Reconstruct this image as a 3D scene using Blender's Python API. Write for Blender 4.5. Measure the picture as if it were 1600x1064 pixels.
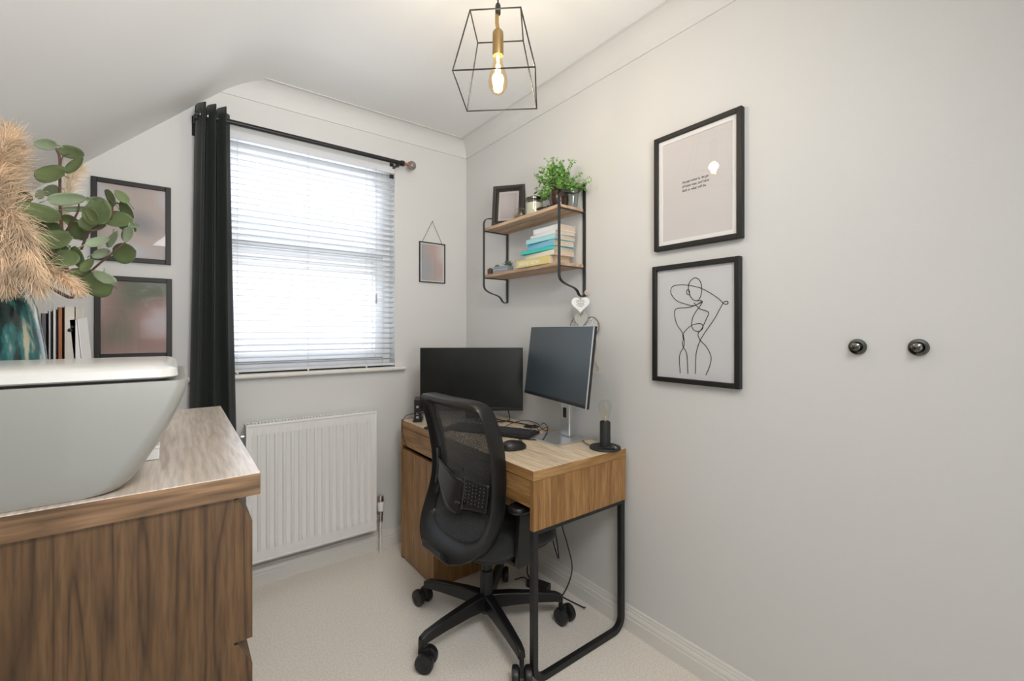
import bpy, bmesh, math, random
from mathutils import Vector, Matrix, noise
R = math.radians
rnd = random.Random(7)
for o in list(bpy.data.objects): bpy.data.objects.remove(o, do_unlink=True)
scn = bpy.context.scene
COL = scn.collection

# ------------------------------------------------------------------ camera
F, HOR, YAW, EYE = 691.12, 516.3, R(37.2585), 1.235
cd = bpy.data.cameras.new('camera'); cam = bpy.data.objects.new('camera', cd); COL.objects.link(cam)
cam.location = (0, 0, EYE); cam.rotation_euler = (R(90), 0, -YAW)
cd.sensor_width = 36; cd.lens = F/1600*36; cd.shift_y = -(532-HOR)/1600; cd.clip_start = .02
scn.camera = cam
scn.view_settings.view_transform = 'Standard'; scn.view_settings.look = 'None'
scn.view_settings.gamma = 1; scn.view_settings.exposure = 0.37
scn.view_settings.use_curve_mapping = False

# ------------------------------------------------------------------ world and lights
w = bpy.data.worlds.new('world'); scn.world = w; w.use_nodes = True
bg = w.node_tree.nodes['Background']; bg.inputs[0].default_value = (.93, .97, 1, 1); bg.inputs[1].default_value = 1.1
def area(name, loc, rot, sx, sy, e, col):
    l = bpy.data.lights.new(name, 'AREA'); l.shape = 'RECTANGLE'; l.size = sx; l.size_y = sy; l.energy = e; l.color = col
    o = bpy.data.objects.new(name, l); COL.objects.link(o); o.location = loc; o.rotation_euler = rot; return o
area('sky_light_outside_window', (.56, 8.2, 5.9), (R(-62), 0, 0), 6.0, 2.6, 1250, (.95, .975, 1))
area('sunlit_ground_outside_window', (.56, 4.6, -1.1), (R(-135), 0, 0), 3.4, 2.8, 190, (.97, .985, 1))
rl = area('unseen_rear_fill', (.25, -.15, 2.36), (0, 0, 0), .9, .9, 16, (1, .995, .99))  # added fill out of view, no real fitting; lifts floor and desk
rl.rotation_euler = (Vector((.60, 2.15, .25))-rl.location).to_track_quat('-Z', 'Y').to_euler(); rl.data.spread = R(118)
ul = area('unseen_bounce_fill', (.30, -.75, 1.35), (0, 0, 0), .7, .7, 7.5, (1, .995, .985))  # added fill behind the camera, aimed up to brighten the ceiling
ul.rotation_euler = (Vector((.35, 1.35, 2.43))-ul.location).to_track_quat('-Z', 'Y').to_euler(); ul.data.spread = R(85)
BULB = Vector((.82, 1.152, 2.055))
pl = bpy.data.lights.new('pendant_bulb_light', 'POINT'); pl.energy = 4.6; pl.color = (1, .95, .915); pl.shadow_soft_size = .022
plo = bpy.data.objects.new('pendant_bulb_light', pl); COL.objects.link(plo); plo.location = BULB

# ------------------------------------------------------------------ measuring helpers (camera ray onto real planes)
cY, sY = math.cos(YAW), math.sin(YAW)
def ray(px, py):
    x = (px-800)/F; return Vector((cY*x+sY, -sY*x+cY, (HOR-py)/F))
def on_x(px, py, X): r = ray(px, py); return r*(X/r.x)+Vector((0, 0, EYE))
def on_y(px, py, Y): r = ray(px, py); return r*(Y/r.y)+Vector((0, 0, EYE))
def on_z(px, py, Z): r = ray(px, py); return r*((Z-EYE)/r.z)+Vector((0, 0, EYE))
def at_d(px, py, d): return ray(px, py)*d+Vector((0, 0, EYE))

# ------------------------------------------------------------------ materials
MATS = {}
def nodes_of(name):
    m = bpy.data.materials.new(name); m.use_nodes = True; nt = m.node_tree
    return m, nt, nt.nodes['Principled BSDF']
def mat(name, col, rough=.5, metal=0, spec=.5, noise_amt=0, nscale=40, bump=0, bscale=300, bdist=.001, emit=None, estr=0, alpha=1, trans=0, coat=0, sheen=0, coords='Object'):
    m, nt, b = nodes_of(name); N, L = nt.nodes, nt.links
    b.inputs['Base Color'].default_value = (*col, 1); b.inputs['Roughness'].default_value = rough
    b.inputs['Metallic'].default_value = metal; b.inputs['Specular IOR Level'].default_value = spec
    b.inputs['Coat Weight'].default_value = coat; b.inputs['Sheen Weight'].default_value = sheen
    b.inputs['Transmission Weight'].default_value = trans; b.inputs['Alpha'].default_value = alpha
    if emit: b.inputs['Emission Color'].default_value = (*emit, 1); b.inputs['Emission Strength'].default_value = estr
    tc = N.new('ShaderNodeTexCoord')
    if noise_amt:
        n = N.new('ShaderNodeTexNoise'); n.inputs['Scale'].default_value = nscale; n.inputs['Detail'].default_value = 5
        L.new(tc.outputs[coords], n.inputs['Vector'])
        r = N.new('ShaderNodeValToRGB'); r.color_ramp.elements[0].position = .3; r.color_ramp.elements[1].position = .7
        r.color_ramp.elements[0].color = (*[max(0, c*(1-noise_amt)) for c in col], 1); r.color_ramp.elements[1].color = (*[min(1, c*(1+noise_amt)) for c in col], 1)
        L.new(n.outputs['Fac'], r.inputs['Fac']); L.new(r.outputs['Color'], b.inputs['Base Color'])
    if bump:
        n = N.new('ShaderNodeTexNoise'); n.inputs['Scale'].default_value = bscale; n.inputs['Detail'].default_value = 3
        L.new(tc.outputs[coords], n.inputs['Vector'])
        bp = N.new('ShaderNodeBump'); bp.inputs['Strength'].default_value = bump; bp.inputs['Distance'].default_value = bdist
        L.new(n.outputs['Fac'], bp.inputs['Height']); L.new(bp.outputs['Normal'], b.inputs['Normal'])
    MATS[name] = m; return m
def wood(name, c1, c2, c3, axis='Z', rough=.45, scale=1.0, fine=.35, coat=0, bump=.15, freq=11, dist=.6, mid=.45, pore=150):
    m, nt, b = nodes_of(name); N, L = nt.nodes, nt.links
    tc = N.new('ShaderNodeTexCoord'); mp = N.new('ShaderNodeMapping'); L.new(tc.outputs['Object'], mp.inputs['Vector'])
    s = {'X': (.07, 1, 1), 'Y': (1, .07, 1), 'Z': (1, 1, .07)}[axis]
    mp.inputs['Scale'].default_value = s
    n1 = N.new('ShaderNodeTexNoise'); n1.inputs['Scale'].default_value = 9*scale; n1.inputs['Detail'].default_value = 3; n1.inputs['Distortion'].default_value = dist
    L.new(mp.outputs[0], n1.inputs['Vector'])
    ml = N.new('ShaderNodeMath'); ml.operation = 'MULTIPLY'; ml.inputs[1].default_value = freq; L.new(n1.outputs['Fac'], ml.inputs[0])
    fr = N.new('ShaderNodeMath'); fr.operation = 'PINGPONG'; fr.inputs[1].default_value = 1; L.new(ml.outputs[0], fr.inputs[0])
    rp = N.new('ShaderNodeValToRGB'); e = rp.color_ramp.elements
    e[0].position = 0; e[0].color = (*c3, 1); e[1].position = 1; e[1].color = (*c1, 1); k = e.new(mid); k.color = (*c2, 1)
    L.new(fr.outputs[0], rp.inputs['Fac'])
    n2 = N.new('ShaderNodeTexNoise'); n2.inputs['Scale'].default_value = pore*scale; n2.inputs['Detail'].default_value = 4; L.new(mp.outputs[0], n2.inputs['Vector'])
    r2 = N.new('ShaderNodeValToRGB'); r2.color_ramp.elements[0].position = .35; r2.color_ramp.elements[1].position = .6
    r2.color_ramp.elements[0].color = (1-fine, 1-fine, 1-fine, 1); r2.color_ramp.elements[1].color = (1, 1, 1, 1); L.new(n2.outputs['Fac'], r2.inputs['Fac'])
    mx = N.new('ShaderNodeMix'); mx.data_type = 'RGBA'; mx.blend_type = 'MULTIPLY'; mx.inputs['Factor'].default_value = 1
    L.new(rp.outputs['Color'], mx.inputs[6]); L.new(r2.outputs['Color'], mx.inputs[7]); L.new(mx.outputs[2], b.inputs['Base Color'])
    b.inputs['Roughness'].default_value = rough; b.inputs['Coat Weight'].default_value = coat; b.inputs['Coat Roughness'].default_value = .35
    bp = N.new('ShaderNodeBump'); bp.inputs['Strength'].default_value = bump; bp.inputs['Distance'].default_value = .001
    L.new(n2.outputs['Fac'], bp.inputs['Height']); L.new(bp.outputs['Normal'], b.inputs['Normal'])
    MATS[name] = m; return m
def glass(name, tint=(1, 1, 1), refl=.08, rough=.02):
    m, nt, b = nodes_of(name); N, L = nt.nodes, nt.links; N.remove(b)
    t = N.new('ShaderNodeBsdfTransparent'); t.inputs[0].default_value = (*tint, 1)
    g = N.new('ShaderNodeBsdfGlossy'); g.inputs['Roughness'].default_value = rough
    fz0 = N.new('ShaderNodeLayerWeight'); fz0.inputs['Blend'].default_value = .5
    fz = N.new('ShaderNodeMath'); fz.operation = 'POWER'; fz.inputs[1].default_value = 4; L.new(fz0.outputs['Facing'], fz.inputs[0])
    ad = N.new('ShaderNodeMath'); ad.operation = 'ADD'; ad.inputs[1].default_value = refl; L.new(fz.outputs[0], ad.inputs[0])
    mx = N.new('ShaderNodeMixShader'); L.new(ad.outputs[0], mx.inputs[0]); L.new(t.outputs[0], mx.inputs[1]); L.new(g.outputs[0], mx.inputs[2])
    L.new(mx.outputs[0], N['Material Output'].inputs[0]); MATS[name] = m; return m

M_wall = mat('white_paint', (.705, .70, .685), .85, spec=.2, bump=.18, bscale=260, bdist=.0015)
M_cove = mat('coving_paint', (.72, .715, .70), .85, spec=.2)
M_ceil = mat('ceiling_paint', (.84, .84, .835), .9, spec=.2)
M_trim = mat('white_gloss_trim', (.76, .74, .70), .35, spec=.5)
M_upvc = mat('white_upvc', (.8, .82, .84), .3)
M_rad = mat('radiator_enamel', (.84, .835, .82), .35)
M_carpet = mat('beige_carpet', (.90, .83, .74), .97, spec=.1, noise_amt=.13, nscale=160, bump=.6, bscale=420, bdist=.005, sheen=.2)
M_black = mat('black_satin', (.012, .012, .013), .38)
M_blackmatte = mat('black_matte', (.02, .02, .02), .62)
M_frame = mat('black_stained_wood', (.009, .0085, .008), .5, bump=.1, bscale=200)
M_blkmetal = mat('black_metal', (.02, .02, .021), .42, metal=.3)
M_gun = mat('gunmetal', (.055, .057, .062), .35, metal=.6)
M_plastic = mat('chair_plastic', (.008, .008, .0085), .36, bump=.05, bscale=900)
M_plasticg = mat('lumbar_plastic', (.016, .015, .015), .24)
M_velvet = mat('green_velvet', (.0065, .012, .009), .7, sheen=.12)
M_slat = mat('blind_slat', (.72, .74, .77), .6)
def translucent(m, f):
    nt = m.node_tree; N, L = nt.nodes, nt.links; t = N.new('ShaderNodeBsdfTranslucent'); t.inputs[0].default_value = (.92, .95, 1, 1)
    mx = N.new('ShaderNodeMixShader'); mx.inputs[0].default_value = f; L.new(N['Principled BSDF'].outputs[0], mx.inputs[1]); L.new(t.outputs[0], mx.inputs[2]); L.new(mx.outputs[0], N['Material Output'].inputs[0])

M_white = mat('white_plastic', (.86, .86, .85), .35)
M_cord = mat('blind_cord', (.6, .6, .6), .7)
M_copper = mat('copper', (.72, .33, .22), .28, metal=1)
M_smoke = mat('smoked_ball', (.26, .22, .2), .2, metal=.2, bump=.5, bscale=120)
M_chrome = mat('chrome', (.75, .75, .75), .15, metal=1)
M_dkchrome = mat('black_nickel', (.16, .16, .15), .16, metal=1)
M_brass = mat('aged_brass', (.36, .24, .10), .38, metal=.85)
M_silver = mat('silver_aluminium', (.66, .67, .67), .33, metal=.85)
M_screenA = mat('screen_off_dark', (.008, .009, .008), .28, noise_amt=.3, nscale=12)
M_screenB = mat('screen_off_reflect', (.03, .045, .055), .32, spec=.8)  # base colour raised to imitate the room reflected in the screen
M_ceramic = mat('white_tub_shaded', (.31, .31, .285), .35, coat=.3)  # white tub, base greyed to stand in for shade on its front
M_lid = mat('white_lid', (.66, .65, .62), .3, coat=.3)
M_paper = mat('white_paper', (.82, .81, .80), .7)
M_print = mat('print_paper_lilac', (.63, .60, .595), .7)
M_print2 = mat('print_paper_grey', (.64, .64, .655), .7)
M_ink = mat('ink', (.01, .01, .01), .6)
M_glass = glass('picture_glass', refl=.035)
M_clear = glass('clear_glass', (.96, .98, .97), refl=.06)
M_pane = glass('window_glass', (.97, .98, 1), refl=0)
M_bulb = glass('amber_bulb_glass', (1, .86, .62), refl=.02)
M_fil = mat('filament', (1, .7, .4), .5, emit=(1, .72, .40), estr=60)
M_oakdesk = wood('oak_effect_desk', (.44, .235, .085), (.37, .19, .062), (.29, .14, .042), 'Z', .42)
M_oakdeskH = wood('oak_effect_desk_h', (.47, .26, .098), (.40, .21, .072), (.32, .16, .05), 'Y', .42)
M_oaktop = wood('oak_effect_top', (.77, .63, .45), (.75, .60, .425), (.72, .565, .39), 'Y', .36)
M_chest = wood('brown_oak_veneer', (.175, .095, .040), (.138, .072, .028), (.072, .036, .013), 'Z', .5, scale=.7, fine=.38, freq=30, dist=.25, mid=.2, pore=260)
M_chestH = wood('brown_oak_veneer_h', (.34, .20, .105), (.25, .14, .068), (.16, .09, .04), 'X', .5, scale=1, fine=.42, freq=20)
M_chesttop = wood('oak_veneer_top_glare', (.77, .67, .57), (.74, .63, .525), (.69, .57, .46), 'Y', .28, scale=.9, coat=1, bump=.5)  # same veneer as the sides, paled to imitate window glare
M_shelfw = wood('pale_shelf_wood', (.66, .48, .32), (.56, .38, .24), (.46, .30, .18), 'Y', .6)
M_vase = mat('teal_glaze', (.02, .13, .13), .16, coat=.6)
M_leaf = mat('eucalyptus_leaf', (.115, .155, .062), .5, noise_amt=.4, nscale=14)
M_leaf2 = mat('eucalyptus_leaf_pale', (.24, .30, .19), .5, noise_amt=.25, nscale=14)
M_stem = mat('brown_stem', (.10, .05, .035), .7)
M_pampas = mat('pampas', (.66, .49, .33), .85, noise_amt=.4, nscale=28)
M_pampas2 = mat('pampas_pale', (.78, .66, .50), .85, noise_amt=.25, nscale=28)
M_green = mat('boxwood_leaf', (.17, .38, .08), .5, noise_amt=.6, nscale=60)
M_green2 = mat('succulent_leaf', (.07, .13, .07), .5)
M_pot = mat('bronze_glaze', (.05, .028, .018), .2, metal=.5, coat=.5)
M_wax = mat('cream_wax', (.72, .66, .52), .5)
M_soil = mat('brown_gravel', (.28, .14, .09), .9, bump=1, bscale=300, noise_amt=.6, nscale=150)
M_grey = mat('grey_stone', (.27, .30, .34), .8)
M_page = mat('book_pages', (.62, .50, .38), .85, noise_amt=.12, nscale=220)
def flat(n, c, r=.55): return MATS.get(n) or mat(n, c, r)
# vase glaze: blotches with a shape of their own
def vase_mat():
    m = M_vase; nt = m.node_tree; N, L = nt.nodes, nt.links; b = N['Principled BSDF']
    tc = N.new('ShaderNodeTexCoord'); mp = N.new('ShaderNodeMapping'); mp.inputs['Scale'].default_value = (1, 1, .22); L.new(tc.outputs['Object'], mp.inputs[0])
    n = N.new('ShaderNodeTexNoise'); n.inputs['Scale'].default_value = 55; n.inputs['Detail'].default_value = 9; L.new(mp.outputs[0], n.inputs[0])
    r = N.new('ShaderNodeValToRGB'); e = r.color_ramp.elements; e[0].position = .43; e[0].color = (.004, .022, .022, 1); e[1].position = .5; e[1].color = (.01, .10, .10, 1)
    k = e.new(.56); k.color = (.03, .16, .16, 1); k = e.new(.64); k.color = (.45, .42, .30, 1)
    L.new(n.outputs['Fac'], r.inputs[0]); L.new(r.outputs[0], b.inputs['Base Color'])
vase_mat()
# blurred photographs in the two window-wall frames and the hanging one
def photo_mat(name, cols, seed):
    m, nt, b = nodes_of(name); N, L = nt.nodes, nt.links
    tc = N.new('ShaderNodeTexCoord'); mp = N.new('ShaderNodeMapping'); mp.inputs['Location'].default_value = (seed, 0, seed*2); L.new(tc.outputs['Object'], mp.inputs[0])
    n = N.new('ShaderNodeTexNoise'); n.inputs['Scale'].default_value = 5; n.inputs['Detail'].default_value = 0; L.new(mp.outputs[0], n.inputs[0])
    r = N.new('ShaderNodeValToRGB'); e = r.color_ramp.elements
    e[0].position = .30; e[0].color = (*cols[0], 1); e[1].position = .70; e[1].color = (*cols[-1], 1)
    for i, c in enumerate(cols[1:-1]): k = e.new(.36+.28*(i+1)/(len(cols)-1)); k.color = (*c, 1)
    L.new(n.outputs['Fac'], r.inputs[0]); L.new(r.outputs[0], b.inputs['Base Color']); b.inputs['Roughness'].default_value = .6
    return m
M_photo1 = photo_mat('photo_blur_grey', [(.22, .22, .24), (.42, .36, .34), (.45, .38, .35), (.5, .52, .58)], 1.3)
M_photo2 = photo_mat('photo_blur_pink', [(.16, .17, .13), (.36, .24, .22), (.46, .37, .38), (.52, .52, .57)], 4.1)
M_photo3 = photo_mat('photo_blur_mauve', [(.36, .38, .40), (.5, .38, .35), (.62, .58, .58)], 2.2)
M_photo4 = photo_mat('photo_blur_taupe', [(.3, .28, .28), (.42, .38, .38), (.5, .46, .46)], 3.2)
# mesh fabric of the chair
def mesh_mat():
    m, nt, b = nodes_of('chair_mesh'); N, L = nt.nodes, nt.links
    b.inputs['Base Color'].default_value = (.035, .038, .04, 1); b.inputs['Roughness'].default_value = .75; b.inputs['Sheen Weight'].default_value = .15
    tc = N.new('ShaderNodeTexCoord'); n = N.new('ShaderNodeTexNoise'); n.inputs['Scale'].default_value = 420; L.new(tc.outputs['Object'], n.inputs[0])
    r = N.new('ShaderNodeValToRGB'); r.color_ramp.elements[0].position = .5; r.color_ramp.elements[1].position = .62
    r.color_ramp.elements[0].color = (1, 1, 1, 1); r.color_ramp.elements[1].color = (.42, .42, .42, 1); L.new(n.outputs[0], r.inputs[0])
    L.new(r.outputs[0], b.inputs['Alpha']); return m
M_mesh = mesh_mat()
M_fabric = mat('seat_fabric', (.014, .0145, .015), .9, noise_amt=.8, nscale=500, bump=.5, bscale=700, sheen=.15)

# ------------------------------------------------------------------ geometry helpers
class B:
    def __init__(s): s.bm = bmesh.new()
    def box(s, x0, x1, y0, y1, z0, z1, T=None):
        v = [s.bm.verts.new((x, y, z)) for x in (x0, x1) for y in (y0, y1) for z in (z0, z1)]
        if T: 
            for q in v: q.co = T @ q.co
        for f in ((0, 1, 3, 2), (4, 6, 7, 5), (0, 4, 5, 1), (2, 3, 7, 6), (0, 2, 6, 4), (1, 5, 7, 3)): s.bm.faces.new([v[i] for i in f])
        return s
    def loft(s, rings, closed=True, cap=True, loop=False):
        rs = [[s.bm.verts.new(p) for p in r] for r in rings]; n = len(rs[0]); k = len(rs)
        for i in range(k if loop else k-1):
            a, b = rs[i], rs[(i+1) % k]
            for j in range(n if closed else n-1):
                q = [a[j], a[(j+1) % n], b[(j+1) % n], b[j]]
                if len(set(q)) == 4: s.bm.faces.new(q)
        if cap and closed and not loop:
            s.bm.faces.new(rs[0][::-1]); s.bm.faces.new(rs[-1])
        return s
    def tube(s, pts, r, n=8, loop=False, rad=None):
        pts = [Vector(p) for p in pts]; k = len(pts); rings = []; up = None
        for i in range(k):
            if loop: t = pts[(i+1) % k]-pts[i-1]
            else: t = pts[min(i+1, k-1)]-pts[max(i-1, 0)]
            t.normalize()
            if up is None: up = Vector((0, 0, 1)) if abs(t.z) < .9 else Vector((1, 0, 0))
            up = (up-t*up.dot(t)); up = up.normalized() if up.length > 1e-6 else t.orthogonal().normalized()
            bi = t.cross(up); rr = rad[i] if rad else r
            rings.append([pts[i]+(up*math.cos(a)+bi*math.sin(a))*rr for a in [2*math.pi*j/n for j in range(n)]])
        return s.loft(rings, loop=loop)
    def strip(s, pts, wdt, thk, side):   # rectangular bar swept along pts; side = width direction
        pts = [Vector(p) for p in pts]; side = Vector(side).normalized(); rings = []
        for i in range(len(pts)):
            t = (pts[min(i+1, len(pts)-1)]-pts[max(i-1, 0)]).normalized(); nn = t.cross(side).normalized()
            rings.append([pts[i]+side*a*wdt/2+nn*b*thk/2 for a, b in ((-1, -1), (1, -1), (1, 1), (-1, 1))])
        return s.loft(rings)
    def lathe(s, prof, c=(0, 0, 0), n=32, axis='Z', mod=None):
        c = Vector(c); rings = []
        for r, z in prof:
            ring = []
            for j in range(n):
                a = 2*math.pi*j/n; rr = max(r, 1e-5)*(mod(a, z) if mod else 1); p = (rr*math.cos(a), rr*math.sin(a), z)
                if axis == 'X': p = (p[2], p[0], p[1])
                if axis == 'Y': p = (p[0], p[2], p[1])
                ring.append(c+Vector(p))
            rings.append(ring)
        return s.loft(rings)
    def prism(s, pts, d):
        d = Vector(d); pts = [Vector(p) for p in pts]; return s.loft([pts, [p+d for p in pts]])
    def sphere(s, c, r, n=16, sc=(1, 1, 1)):
        res = bmesh.ops.create_uvsphere(s.bm, u_segments=n, v_segments=n//2, radius=r)
        for v in res['verts']: v.co = Vector((v.co.x*sc[0], v.co.y*sc[1], v.co.z*sc[2]))+Vector(c)
        return s
    def surf(s, f, nu, nv):
        g = [[s.bm.verts.new(f(i/nu, j/nv)) for j in range(nv+1)] for i in range(nu+1)]
        for i in range(nu):
            for j in range(nv): s.bm.faces.new((g[i][j], g[i+1][j], g[i+1][j+1], g[i][j+1]))
        return s
    def poly(s, pts): s.bm.faces.new([s.bm.verts.new(p) for p in pts]); return s
ROOT = {}
def obj(name, b, m, parent=None, world=False, bevel=0, seg=2, smooth=35, solid=0, sub=0, label=None, kind=None, T=None):
    bm = b.bm if isinstance(b, B) else b
    off = Vector((0, 0, 0))
    if world and parent:
        p = parent
        while p: off += p.location; p = p.parent
    if T: bmesh.ops.transform(bm, matrix=T, verts=bm.verts)
    if off.length: bmesh.ops.translate(bm, vec=-off, verts=bm.verts)
    bmesh.ops.recalc_face_normals(bm, faces=bm.faces)
    me = bpy.data.meshes.new(name); bm.to_mesh(me); bm.free()
    me.shade_smooth(); me.set_sharp_from_angle(angle=R(smooth))
    me.materials.append(m)
    o = bpy.data.objects.new(name, me); COL.objects.link(o); o.parent = parent
    if solid: q = o.modifiers.new('solid', 'SOLIDIFY'); q.thickness = solid; q.offset = 0
    if bevel: q = o.modifiers.new('bevel', 'BEVEL'); q.width = bevel; q.segments = seg; q.limit_method = 'ANGLE'; q.angle_limit = R(40)
    if sub: q = o.modifiers.new('sub', 'SUBSURF'); q.levels = q.render_levels = sub
    if label: o['label'] = label
    if kind: o['kind'] = kind
    return o
def tag(o, label, cat, group=None, kind=None):
    o['label'] = label; o['category'] = cat
    if group: o['group'] = group
    if kind: o['kind'] = kind
    return o
def thing(name, label, cat, loc=(0, 0, 0), rz=0, group=None):
    o = bpy.data.objects.new(name, None); COL.objects.link(o); o.location = loc; o.rotation_euler = (0, 0, rz); o.empty_display_size = .05
    return tag(o, label, cat, group)
def struct(name, b, m, parent=None, **k): return obj(name, b, m, parent, kind='structure', **k)
def copy_tree(o, parent=None):
    c = o.copy(); COL.objects.link(c); c.parent = parent
    for ch in [q for q in bpy.data.objects if q.parent == o]: copy_tree(ch, c)
    return c
def spl(pts, n=8, loop=False):
    P = [Vector(p) for p in pts]; out = []; k = len(P)
    for i in range(k if loop else k-1):
        if loop: a, b, c, d = P[i-1], P[i], P[(i+1) % k], P[(i+2) % k]
        else: a, b, c, d = P[max(i-1, 0)], P[i], P[i+1], P[min(i+2, k-1)]
        for j in range(n):
            t = j/n; out.append(.5*((2*b)+(c-a)*t+(2*a-5*b+4*c-d)*t*t+(3*b-a-3*c+d)*t**3))
    if not loop: out.append(P[-1])
    return out
def text_bm(body, size, M, ext=.0002, shear=0, align='LEFT', sp=1.0, wide=1.0):
    c = bpy.data.curves.new('text', 'FONT'); c.body = body; c.size = size; c.extrude = ext; c.shear = shear; c.align_x = align; c.space_line = sp; c.resolution_u = 3; c.offset = 0
    o = bpy.data.objects.new('text', c); COL.objects.link(o)
    me = bpy.data.meshes.new_from_object(o.evaluated_get(bpy.context.evaluated_depsgraph_get()))
    bm = bmesh.new(); bm.from_mesh(me); bmesh.ops.transform(bm, matrix=M @ Matrix.Diagonal((wide, 1, 1, 1)), verts=bm.verts)
    bpy.data.objects.remove(o); bpy.data.curves.remove(c); bpy.data.meshes.remove(me); return bm
def basis(o, x, y):
    x = Vector(x).normalized(); y = Vector(y).normalized(); z = x.cross(y)
    return Matrix(((x.x, y.x, z.x, o[0]), (x.y, y.y, z.y, o[1]), (x.z, y.z, z.z, o[2]), (0, 0, 0, 1)))
def rrect(x0, x1, y0, y1, r, n=6):
    out = []
    for cx, cy, a0 in ((x1-r, y1-r, 0), (x0+r, y1-r, 90), (x0+r, y0+r, 180), (x1-r, y0+r, 270)):
        for i in range(n+1): a = R(a0+90*i/n); out.append((cx+r*math.cos(a), cy+r*math.sin(a)))
    return out

# ------------------------------------------------------------------ the room
D, W, CZ, XL, YR = 2.46, 1.50, 2.43, -.54, -1.2
WX0, WX1, WZ0, WZ1 = .10, 1.015, 1.028, 2.175
struct('floor', B().box(XL-.12, W+.12, YR, D+.12, -.1, 0), M_carpet)
# flat ceiling and slope as one skin with depth; the fold softly rounded
fold = .236+.02
sl = .952
prof = [(W+.12, CZ)]
for i in range(9):
    t = i/8; x = fold+.11-.22*t
    zflat = CZ; q = x-fold
    z = CZ - (0 if q > .11 else sl*((.11-q)**2)/(4*.11)); prof.append((x, z))
xe = XL-.12; prof.append((xe, CZ-sl*(fold-xe)))
b = B(); b.prism([(x, YR, z) for x, z in prof]+[(xe, YR, CZ+.12), (W+.12, YR, CZ+.12)], (0, D+.12-YR, 0)); struct('ceiling', b, M_ceil, smooth=30)
b = B()
for x0, x1, z0, z1 in ((XL-.12, WX0, 0, CZ+.1), (WX1, W+.12, 0, CZ+.1), (WX0, WX1, 0, WZ0), (WX0, WX1, WZ1, CZ+.1)): b.box(x0, x1, D, D+.14, z0, z1)
struct('wall_back', b, M_wall)
struct('wall_right', B().box(W, W+.12, YR, D+.02, 0, CZ+.1), M_wall)
struct('wall_left', B().box(XL-.12, XL, YR, D+.02, 0, CZ+.1), M_wall)
b = B()
for x0, x1, z0, z1 in ((XL-.12, -.30, 0, CZ+.1), (.62, W+.12, 0, CZ+.1), (-.30, .62, 2.02, CZ+.1)): b.box(x0, x1, YR-.12, YR, z0, z1)
struct('wall_front', b, M_wall)
def skirt(off): # profile (distance from wall, z)
    return [(0, 0), (.020, 0), (.020, .052), (.017, .056), (.018, .062), (.016, .070), (.011, .076), (.011, .082), (.008, .084), (.007, .094), (0, .096)]
b = B(); b.prism([(XL, D-a, z) for a, z in skirt(0)], (W-XL, 0, 0)); struct('baseboard_back', b, M_trim)
b = B(); b.prism([(W-a, YR, z) for a, z in skirt(0)], (0, D-YR, 0)); struct('baseboard_right', b, M_trim)
def cove(r): return [(0, CZ-r-.008), (.006, CZ-r-.008), (.006, CZ-r)]+[(.006+r-r*math.cos(R(a)), CZ-r+r*math.sin(R(a))) for a in range(10, 90, 10)]+[(r+.006, CZ-.003), (r+.014, CZ-.003), (r+.014, CZ+.02), (0, CZ+.02)]
b = B(); b.prism([(.115, D-a, z) for a, z in cove(.078)], (W-.115, 0, 0))
# cut the coving where the slope comes down
bmesh.ops.bisect_plane(b.bm, geom=b.bm.verts[:]+b.bm.edges[:]+b.bm.faces[:], plane_co=(fold, 0, CZ-.0), plane_no=(-sl, 0, 1), clear_outer=False, clear_inner=False)
struct('trim_1', b, M_cove, smooth=20)
b = B(); b.prism([(W-a, YR, z) for a, z in cove(.078)], (0, D-YR, 0)); struct('trim_2', b, M_cove, smooth=20)

# window: reveal lining, frame, glass, sill
win = bpy.data.objects.new('window_1', None); COL.objects.link(win); win.location = (0, 0, 0); win['kind'] = 'structure'
b = B(); y0, y1 = D+.075, D+.135
fw = .045
for x0, x1, z0, z1 in ((WX0, WX0+fw, WZ0, WZ1), (WX1-fw, WX1, WZ0, WZ1), (WX0+fw, WX1-fw, WZ0, WZ0+.05), (WX0+fw, WX1-fw, WZ1-.05, WZ1)): b.box(x0, x1, y0, y1, z0, z1)
obj('frame', b, M_upvc, win, bevel=.004)
for nm, za, zb in (('casement', WZ0+.05, 1.60), ('casement', 1.66, WZ1-.05)):
    b = B(); xa, xb = WX0+fw, WX1-fw
    for x0, x1, z0, z1 in ((xa, xa+.05, za, zb), (xb-.05, xb, za, zb), (xa+.05, xb-.05, za, za+.045), (xa+.05, xb-.05, zb-.045, zb)): b.box(x0, x1, y0-.012, y1-.01, z0, z1)
    c = obj(nm, b, M_upvc, win, bevel=.004)
    obj('pane', B().box(xa+.05, xb-.05, y0+.02, y0+.026, za+.045, zb-.045), M_pane, c)
obj('mullion', B().box(WX0+fw, WX1-fw, y0, y1, 1.60, 1.66), M_upvc, win, bevel=.004)
b = B(); s_ = [(D+.075, 1.028), (D-.03, 1.028)]+[(D-.03-.012*math.sin(R(a)), 1.016+.012*math.cos(R(a))) for a in range(0, 181, 30)]+[(D+.0, 1.004), (D+.0, 1.0), (D+.075, 1.0)]
b.prism([(.02, y, z) for y, z in s_], (1.068-.02, 0, 0)); obj('sill', b, M_trim, win, smooth=50)

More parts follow.
